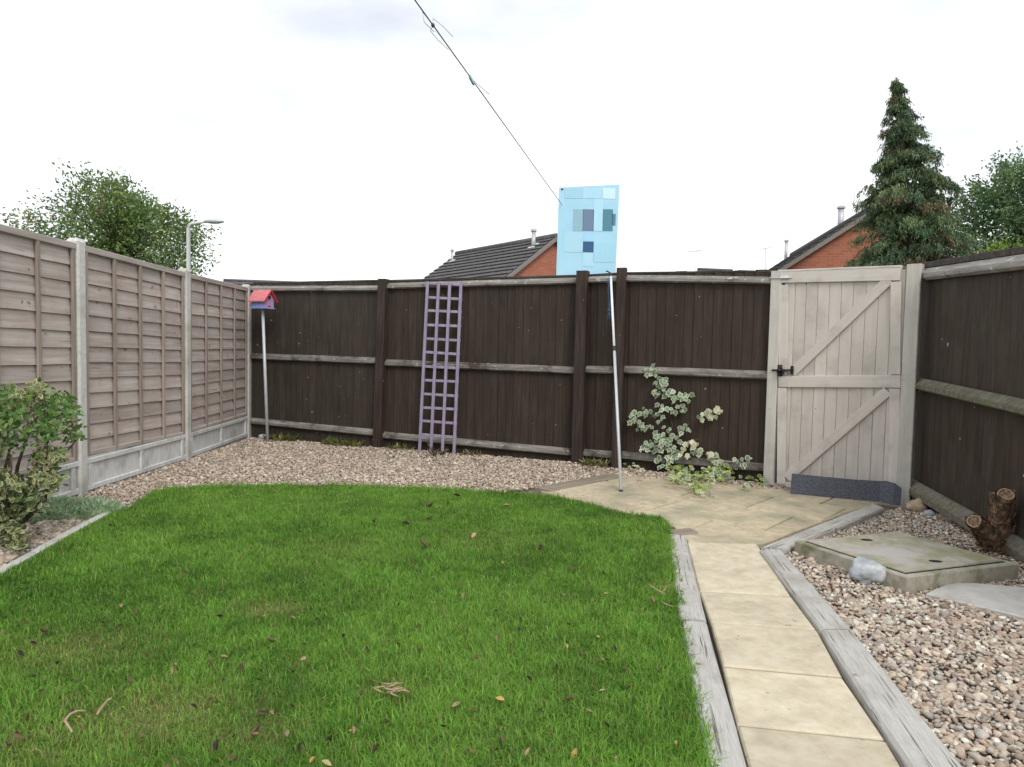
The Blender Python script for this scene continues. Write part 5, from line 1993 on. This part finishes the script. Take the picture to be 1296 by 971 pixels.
z6 = [(85, 155, 'b'), (185, 160, 'd'), (260, 145, 'b'), (345, 72, 'd'), (500, 105, 't'), (400, 200, 't'), (265, 103, 'd'), (235, 305, 'b'), (245, 230, 'b'), (490, 280, 't'), (625, 295, 'd'), (628, 310, 't'), (620, 235, 'b'), (805, 315, 'd'), (760, 350, 'b'), (715, 300, 'b'),
      (510, 355, 't'), (278, 410, 'y'), (372, 382, 't'), (155, 415, 'd'), (205, 390, 'd'), (100, 375, 'b'), (195, 455, 't'), (540, 460, 'd'), (540, 490, 'd'), (700, 478, 'b'), (785, 515, 't'), (150, 535, 'b'), (65, 555, 'd'), (225, 555, 'd'), (400, 575, 'b'), (465, 518, 't'),
      (690, 545, 't'), (730, 560, 'b'), (800, 585, 't'), (665, 610, 'd'), (570, 650, 'd'), (805, 688, 't'), (895, 705, 'd'), (700, 718, 'b'), (605, 748, 'd'), (480, 715, 'y'), (395, 752, 'b'), (345, 730, 't'), (45, 700, 'b'), (120, 790, 'b'), (95, 870, 'd'), (480, 840, 'b'), (10, 815, 'y'),
      (1040, 855, 'y'), (720, 878, 'y'), (790, 905, 'b'), (845, 905, 't'), (390, 885, 't'), (575, 880, 't'), (930, 430, 'y'), (955, 398, 't'), (815, 380, 't'), (320, 95, 'd'), (840, 555, 'd'), (980, 625, 'b'), (635, 805, 'b'), (815, 795, 'd'), (300, 800, 'd'), (880, 620, 'b'), (232, 495, 'b')]
KM = {'t': 'tan', 'b': 'brown', 'd': 'dark', 'y': 'yellow'}
for (x, y, k_) in z5:
    lawn_leaf(x / 2.817, 700 + y / 2.817, KM[k_])
for (x, y, k_) in z6:
    lawn_leaf(440 + x / 2.492, 600 + y / 2.492, KM[k_], None if y > 250 else .06)


def straw(px_list, w, label, mat, name='straw_blade'):
    mb = MB()
    pts = [gp(x, y, z) for x, y, z in px_list]
    vs, fs = [], []
    n_ = len(pts)
    for i, p in enumerate(pts):
        d = (pts[min(i + 1, n_ - 1)] - pts[max(i - 1, 0)])
        d.z = 0
        s_ = Vector((-d.y, d.x, 0)).normalized() * w * (.35 + .65 * math.sin(math.pi * (i + .6) / (n_ + .2)))
        vs += [p - s_, p + Vector((0, 0, .004)), p + s_]
    for i in range(n_ - 1):
        fs += [[i * 3, i * 3 + 1, i * 3 + 4, i * 3 + 3], [i * 3 + 1, i * 3 + 2, i * 3 + 5, i * 3 + 4]]
    mb.add(vs, fs)
    return tag(mb.build(name, mat, None, True), label, 'leaf')


MAT['straw'] = grain_mat('dry_straw', [(.24, .17, .09), (.36, .27, .16), (.46, .37, .25)], (1, 1, 1), 40, 4, .1, .7, .2)
straw([(92, 927, .06), (82, 912, .065), (88, 904, .08), (97, 900, .08), (108, 900, .06)], 0.005, 'long pale bent dead leaf near the lower left lawn', MAT['straw'])
straw([(122, 905, .05), (130, 893, .06), (136, 886, .08), (141, 884, .075)], 0.005, 'pale tan leaf on a stalk right of the bent leaf', MAT['straw'])
dc = thing('dry_leaf_clump', 'clump of dry straw coloured leaves on the middle lawn', 'leaf clump', tuple(gp(490, 872, .04)))
for i in range(13):
    x, y = 490 + random.gauss(0, 11), 872 + random.gauss(0, 5)
    a = random.uniform(-.5, .6)
    pts = [(x + t * 16 * math.cos(a), y + t * 16 * math.sin(a), .055 + .03 * math.sin(3 * t)) for t in np.linspace(0, 1, 5)]
    o = straw(pts, random.uniform(.0015, .0035), None, MAT['straw'], 'leaf')
    del o['category']
    o.parent = dc
    o.location = Vector(o.location) - WPOS[dc.name]
for i, (a, b) in enumerate((((822, 740), (842, 752)), ((836, 752), (844, 741)), ((838, 762), (852, 768)))):
    straw([(a[0], a[1], .06), ((a[0] + b[0]) / 2, (a[1] + b[1]) / 2 + 1, .08), (b[0], b[1], .06)], 0.003, ['long dry straw lying across right side of lawn near the path', 'short dry straw crossing the longer straw near the path', 'thin dry straw just below the crossed pair near the path'][i], MAT['straw'])


# ------------------------------------------------------------------ trees
def leafy_tree(name, label, base, cpx, sil, Y, depth, n_sprays, per, leaf, cols, seed, stem_r=.12, zmin=None, cat='tree'):
    """cpx: crown centre in the survey picture; sil: list of (angle deg, radius px) - the outline; depth: half thickness in metres"""
    g = np.random.default_rng(seed)
    rnd = random.Random(seed)
    t = thing(name, label, cat, base)
    px_m = Y / FPX
    C = yp(cpx[0], cpx[1], Y)
    ang = np.array([a for a, r in sil], float)
    rr = np.array([r for a, r in sil], float) * px_m
    mb = MB()
    tr_top = Vector((C.x, C.y, C.z))
    mb.tube([Vector(base) - Vector((0, 0, .3)), Vector(base).lerp(tr_top, .5) + Vector((.05, 0, 0)), tr_top], [stem_r, stem_r * .75, stem_r * .4], 10)
    P, D, CL = [], [], []
    for i in range(n_sprays):
        a = g.uniform(0, 360)
        R_ = np.interp(a, ang, rr, period=360)
        f_ = g.random() ** .48
        dep = g.normal(0, .5)
        dep = max(-1, min(1, dep))
        lim = math.sqrt(max(0, 1 - (f_ * .8) ** 2))
        e = Vector((math.cos(rad(a)) * R_ * f_, dep * depth * lim, math.sin(rad(a)) * R_ * f_))
        tip = C + e
        if zmin is not None and tip.z < zmin:
            continue
        outd = Vector((e.x / (R_ + .01), e.y / depth * .7, e.z / (R_ + .01) + .1))
        if outd.length < .1:
            outd = Vector((0, 0, 1))
        outd.normalize()
        sl_ = rnd.uniform(.5, 1.0) * leaf * 7
        st_ = tip - outd * sl_
        if i % 10 == 0:
            root = Vector(base).lerp(tr_top, rnd.uniform(.5, 1.0))
            m_ = root.lerp(st_, .55) + Vector((0, 0, .12 * (st_ - root).length * rnd.uniform(-.4, 1)))
            mb.tube([root, m_, st_, tip], [stem_r * .22, stem_r * .13, stem_r * .06, .006], 5)
        k_ = max(3, int(per * rnd.uniform(.5, 1.4)))
        tt = g.random(k_)
        sp = .10 + .55 * (1 - f_)
        pts = np.array(st_)[None] + np.array(tip - st_)[None] * tt[:, None] + g.normal(0, leaf * 1.1, (k_, 3)) * (1 + sp)
        P.append(pts)
        D.append(np.array(outd)[None] + g.normal(0, .75, (k_, 3)))
        cb = np.array(cols[rnd.choices(range(len(cols)), [c[3] for c in cols])[0]][:3])
        CL.append(cb[None] * (rnd.uniform(.75, 1.25) * g.uniform(.75, 1.25, (k_, 1))))
    mb.build('trunk', MAT['bark'], t, True)
    P, D, CL = np.concatenate(P), np.concatenate(D), np.concatenate(CL)
    n_ = len(P)
    o = frond_cloud('crown', P, D, leaf * g.uniform(.7, 1.4, n_), leaf * g.uniform(.22, .38, n_), CL, MAT['leaf'], t, .1, seed + 5)
    return t


leafy_tree('broadleaf_tree', 'rounded green tree rising behind the left panel fence', (yp(150, 345, 25).x, 25, 0), (148, 305),
           [(0, 112), (8, 120), (16, 96), (28, 96), (40, 74), (52, 70), (62, 60), (76, 72), (90, 84), (100, 82), (110, 98), (118, 78), (130, 84), (142, 80), (152, 104), (160, 104), (165, 126), (172, 108), (180, 106), (200, 90), (235, 80), (270, 80), (305, 80), (340, 110)],
           25, 2.4, 1000, 28, .11, [(.16, .25, .075, 5), (.21, .30, .09, 4), (.12, .19, .06, 4), (.26, .22, .10, .5), (.15, .22, .11, 2)], 41, .2)
leafy_tree('broadleaf_tree', 'dense deciduous tree at right edge beyond the fence', (yp(1310, 345, 20).x, 20, 0), (1310, 285),
           [(0, 110), (40, 100), (70, 92), (90, 92), (108, 98), (120, 84), (135, 92), (150, 100), (165, 100), (180, 102), (200, 100), (230, 110), (270, 120), (320, 110)],
           20, 2.2, 1100, 30, .092, [(.11, .19, .08, 5), (.16, .25, .10, 4), (.08, .15, .065, 4), (.19, .27, .12, 2)], 43)
leafy_tree('garden_bush', 'small yellow green bush between conifer and right tree', (yp(1265, 345, 13).x, 13, 0), (1268, 330),
           [(0, 28), (50, 26), (85, 24), (100, 32), (120, 24), (150, 26), (180, 32), (270, 40)], 13, .35, 90, 16, .07, [(.20, .29, .05, 4), (.14, .23, .05, 3), (.26, .33, .07, 2)], 44, .03, cat='bush')


def conifer():
    g = np.random.default_rng(51)
    rnd = random.Random(51)
    Y = 15.0
    topp = yp(1134, 98, Y)
    basep = yp(1152, 345, Y)
    base = Vector((basep.x, Y, 0))
    t = thing('conifer_tree', 'tall dark conical conifer behind the garden gate', 'tree', tuple(base))
    m_px = Y / FPX
    # half widths of the outline by picture row (left, right of the stem)
    rows = [97, 110, 125, 150, 175, 200, 225, 245, 262, 280, 300, 320, 335, 360]
    lw = [1, 5, 8, 12, 16, 22, 31, 46, 45, 42, 46, 54, 60, 66]
    rw = [2, 7, 8, 18, 27, 33, 38, 44, 49, 53, 54, 55, 57, 60]
    stem_pts = [base - Vector((0, 0, .3)), Vector((basep.x, Y, basep.z)), Vector((yp(1142, 200, Y).x, Y, yp(1142, 200, Y).z)), topp]
    mb = MB()
    mb.tube(stem_pts, [.16, .13, .07, .012], 10)
    P, D, CL, LN, WD = [], [], [], [], []

    def stem_x(row):
        return np.interp(row, [97, 200, 345], [1134, 1142, 1152])
    n_br = 270
    for i in range(n_br):
        row = 95 + (g.random() ** .76) * 264
        az = g.uniform(0, 2 * math.pi)
        side = math.cos(az)
        l_ = np.interp(row, rows, lw) * m_px
        r_ = np.interp(row, rows, rw) * m_px
        R_ = (r_ if side > 0 else l_)
        mean = (l_ + r_) / 2
        reach = float((abs(side) * R_ + (1 - abs(side)) * mean) * g.uniform(.55, 1.28))
        reach = max(reach, .05)
        if row < 125:
            reach *= .8
        s0 = yp(stem_x(row), row, Y)
        dirh = Vector((math.cos(az), math.sin(az), 0))
        lat = Vector((-dirh.y, dirh.x, 0))
        mid_ = s0 + dirh * reach * .5 + Vector((0, 0, .16 * reach))
        tip = s0 + dirh * reach + Vector((0, 0, -.03 * reach))
        if i % 2 == 0:
            mb.tube([s0 - Vector((0, 0, .1)), mid_ - Vector((0, 0, .04)), tip], [.020, .013, .004], 5)
        ns_ = int(5 + reach * 30)
        hue = rnd.random()
        cb = np.array([.085, .125, .075]) * (1 - hue) + np.array([.17, .23, .105]) * hue
        if rnd.random() < .08:
            cb = np.array([.19, .165, .09])
        if rnd.random() < .15:
            cb = np.array([.11, .18, .10])
        for k_ in range(ns_):
            tt = .25 + .8 * float(g.random()) ** .7
            q = (s0.lerp(mid_, min(1, tt * 2)) if tt < .5 else mid_.lerp(tip, (tt - .5) * 2))
            q = q + lat * float(g.normal(0, .02 + .12 * reach)) + Vector((0, 0, float(g.normal(.02, .03))))
            m_ = 16
            L_ = float(g.uniform(.12, .30)) * (.30 + .62 * min(1.4, reach))
            fd = (dirh * float(g.uniform(.15, .7)) + lat * float(g.normal(0, .25)) + Vector((0, 0, -float(g.uniform(.45, 1.2))))).normalized()
            u = g.random(m_)
            pts = np.array(q)[None] + np.array(fd)[None] * (u * L_)[:, None] + g.normal(0, .018, (m_, 3)) * (.6 + 1.4 * u[:, None])
            P.append(pts)
            D.append(np.array(fd)[None] + g.normal(0, .5, (m_, 3)))
            LN.append(g.uniform(.035, .085, m_))
            WD.append(g.uniform(.006, .013, m_))
            CL.append(cb[None] * g.uniform(.65, 1.3, (m_, 1)) * rnd.uniform(.7, 1.3))
    mb.build('trunk', MAT['bark'], t, True)
    frond_cloud('crown', np.concatenate(P), np.concatenate(D), np.concatenate(LN), np.concatenate(WD), np.concatenate(CL), MAT['needle'], t, .25, 52)


conifer()


# ------------------------------------------------------------------ houses beyond the fence
def house(label, apex, yaw, length, half, pitch, flues, name='brick_house', courses=18, eave_over=.25, group='houses beyond the back fence'):
    """gable end nearest the camera at apex (ridge point); yaw: direction in which the ridge runs away"""
    apex = Vector(apex)
    rd = Vector((math.sin(yaw), math.cos(yaw), 0))
    sd_ = Vector((rd.y, -rd.x, 0))            # right-hand side seen along the ridge
    t = thing(name, label, 'house', (apex.x, apex.y, 0), group)
    drop = half * math.tan(pitch)
    ez = apex.z - drop
    X_ = lambda u, v, z: Vector((apex.x, apex.y, 0)) + rd * u + sd_ * v + Vector((0, 0, z))
    # walls: one closed body
    hw = half - .25
    gz = apex.z - .12
    ez_w = apex.z - .12 - hw * math.tan(pitch)
    mb = MB()
    vs = []
    for u in (.12, length - .12):
        vs += [X_(u, -hw, -.1), X_(u, hw, -.1), X_(u, hw, ez_w), X_(u, 0, gz), X_(u, -hw, ez_w)]
    fs = [[0, 1, 2, 3, 4], [9, 8, 7, 6, 5], [0, 4, 9, 5], [1, 6, 7, 2]]
    mb.add(vs, fs)
    me, o_ = mb.mesh('wall', MAT['brick'])
    uv = me.uv_layers.new(name='UVMap')
    for poly in me.polygons:
        nrm = poly.normal
        tx = Vector((-nrm.y, nrm.x, 0))
        for li in poly.loop_indices:
            co = me.vertices[me.loops[li].vertex_index].co
            uv.data[li].uv = (co.dot(tx), co.z)
    link_mesh('wall', me, t, o_)
    for s_ in (-1, 1):
        # roof slope: underlay slab plus overlapping courses of tiles
        slope = Vector((0, 0, 0))
        n_ = courses
        mb = MB()
        Ls = half / math.cos(pitch)
        dn = sd_ * (s_ * math.cos(pitch)) - Vector((0, 0, math.sin(pitch)))
        nm = sd_ * (s_ * math.sin(pitch)) + Vector((0, 0, math.cos(pitch)))
        top = X_(0, 0, apex.z)
        for i in range(n_):
            a0, a1 = Ls * i / n_ - .02, Ls * (i + 1) / n_ + .03
            cols_ = max(6, int(length / .30))
            off_ = .5 if i % 2 else 0
            for k_ in range(cols_):
                u0_, u1_ = length * k_ / cols_ + .006, length * (k_ + 1) / cols_ - .006
                q = [top + rd * u0_ + dn * a0 + nm * .0, top + rd * u1_ + dn * a0 + nm * .0, top + rd * u1_ + dn * a1 + nm * .05, top + rd * u0_ + dn * a1 + nm * .05]
                q2 = [p - nm * .03 for p in q]
                mb.add(q + q2, [[0, 1, 2, 3], [7, 6, 5, 4], [2, 6, 7, 3], [0, 3, 7, 4], [1, 5, 6, 2]])
        rt = mb.build('roof_tile', MAT['roof_tile'], t)
        rt['kind'] = 'stuff'
        mb = MB()
        b0, b1 = top - nm * .05, top - nm * .05 + dn * Ls
        q = [b0, b0 + rd * length, b1 + rd * length, b1]
        mb.add(q + [p - nm * .06 for p in q], [[0, 1, 2, 3], [7, 6, 5, 4], [0, 4, 5, 1], [1, 5, 6, 2], [2, 6, 7, 3], [3, 7, 4, 0]])
        mb.build('roof', MAT['verge'], t)
        mb = MB()
        mb.bar(top - rd * .03 - nm * .06, top - rd * .03 - nm * .06 + dn * (Ls + .03), .07, .10, Vector((0, 0, 1)))
        mb.build('verge_board', MAT['verge'], t)
    mb = MB()
    mb.tube([X_(-.04, 0, apex.z + .02), X_(length + .02, 0, apex.z + .02)], .10, 10)
    mb.build('ridge', MAT['roof_tile'], t, True)
    for (px0, py0, px1, py1, u_guess, w_) in flues:
        # stands on the roof where the picture shows it; find the point along the roof's near slope
        best = None
        for s_ in (-1, 1):
            for u in np.linspace(.2, length - .1, 50).tolist():
                for v in np.linspace(0, half, 30).tolist():
                    p = X_(u, s_ * v, apex.z - v * math.tan(pitch))
                    d = p - Vector((0, 0, CAMH))
                    w0 = d.dot(fw)
                    e = abs(CX + FPX * d.dot(RT) / w0 - px0) + abs(CY - FPX * d.dot(UP) / w0 - py0) + (40 if s_ != u_guess else 0)
                    if best is None or e < best[0]:
                        best = (e, p)
        p = best[1]
        q = yp(px1, py1, p.y)
        fl = MB()
        fl.tube([p - Vector((0, 0, .2)), Vector((p.x, p.y, q.z))], w_ / 2, 10)
        f_o = fl.build('flue', MAT['flue'], t, True)
        fl = MB()
        fl.tube([Vector((p.x, p.y, q.z)), Vector((p.x, p.y, q.z + .05)), Vector((p.x, p.y, q.z + .09))], [w_ * .72, w_ * .72, w_ * .3], 10)
        fl.build('flue_cap', MAT['flue'], f_o)
        fl = MB()
        fl.box(p + Vector((0, 0, .02)), (.30, .30, .03), Matrix((rd, sd_, Vector((0, 0, 1)))).transposed() @ Matrix.Rotation(pitch * .95, 3, 'X'))
        fl.build('flashing', MAT['upvc'], f_o)
    return t


house('dark roofed brick house behind the blue board', yp(703, 300, 22), rad(-38), 5.7, 3.6, rad(36), [(573, 331, 573, 318, -1, .10), (675, 312, 675, 293, -1, .14)])
house('brick gabled house behind the conifer and gate', yp(1102, 266, 18), rad(9.5), 8.6, 3.6, rad(34.5), [(1063, 284, 1063, 264, -1, .17), (994.5, 321, 994.5, 306, -1, .12)])
house('distant roof just showing above fence by the aerial', yp(884, 341.5, 42), rad(80), 2.2, 2.5, rad(35), [], courses=8)
house('distant low roof above fence between aerial and gate', yp(935, 344, 46), rad(85), 1.6, 2.5, rad(35), [], courses=8)
house('distant dark roof showing behind the left corner post', yp(284, 355.5, 40), rad(80), 6, 3, rad(30), [], courses=8)


def aerial(px, ytop, ybase, Y, w, label):
    b, tp = yp(px, ybase + 4, Y), yp(px, ytop, Y)
    t = thing('television_aerial', label, 'aerial', tuple(b), 'aerials on far roofs')
    mb = MB()
    mb.tube([b - Vector((0, 0, .6)), tp], .022, 6)
    mb.build('mast', MAT['galv'], t)
    mb = MB()
    a0, a1 = tp + Vector((-w / 2, 0, -.05)), tp + Vector((w / 2, .1, .1))
    mb.tube([a0, a1], .018, 6)
    for k_ in range(8):
        c = a0.lerp(a1, k_ / 7)
        h = .16 + .10 * (k_ / 7)
        mb.tube([c - Vector((.05, .1, h * .4)), c + Vector((.05, -.1, h))], .010, 5)
    mb.build('antenna', MAT['galv'], t)


aerial(881, 318, 342, 42, .95, 'thin television aerial above the fence beside the blue board')
aerial(969, 315, 338, 44, .75, 'faint television aerial near the gate and brick gable')

# street lamp beyond the left fence
YL = 21.0
sl0 = yp(238.5, 345, YL)
sl = thing('street_lamp', 'pale street lamp with curved arm behind the left fence', 'street lamp', (sl0.x, YL, 0))
mb = MB()
tp = yp(238.5, 289, YL)
pts = [Vector((sl0.x, YL, -.1)), Vector((sl0.x, YL, 2)), tp, tp + Vector((.05, 0, .12)), yp(243, 283, YL), yp(262, 280.5, YL)]
mb.tube(pts, [.075, .07, .055, .05, .045, .04], 10)
mb.build('pole', MAT['lamp_grey'], sl, True)
mb = MB()
a, b = yp(258, 281, YL), yp(284, 279.5, YL)
mb.blob((a + b) / 2, ((b - a).length / 2, .12, .075), 2, 3, .05)
mb.build('lantern', MAT['galv'], sl, True)
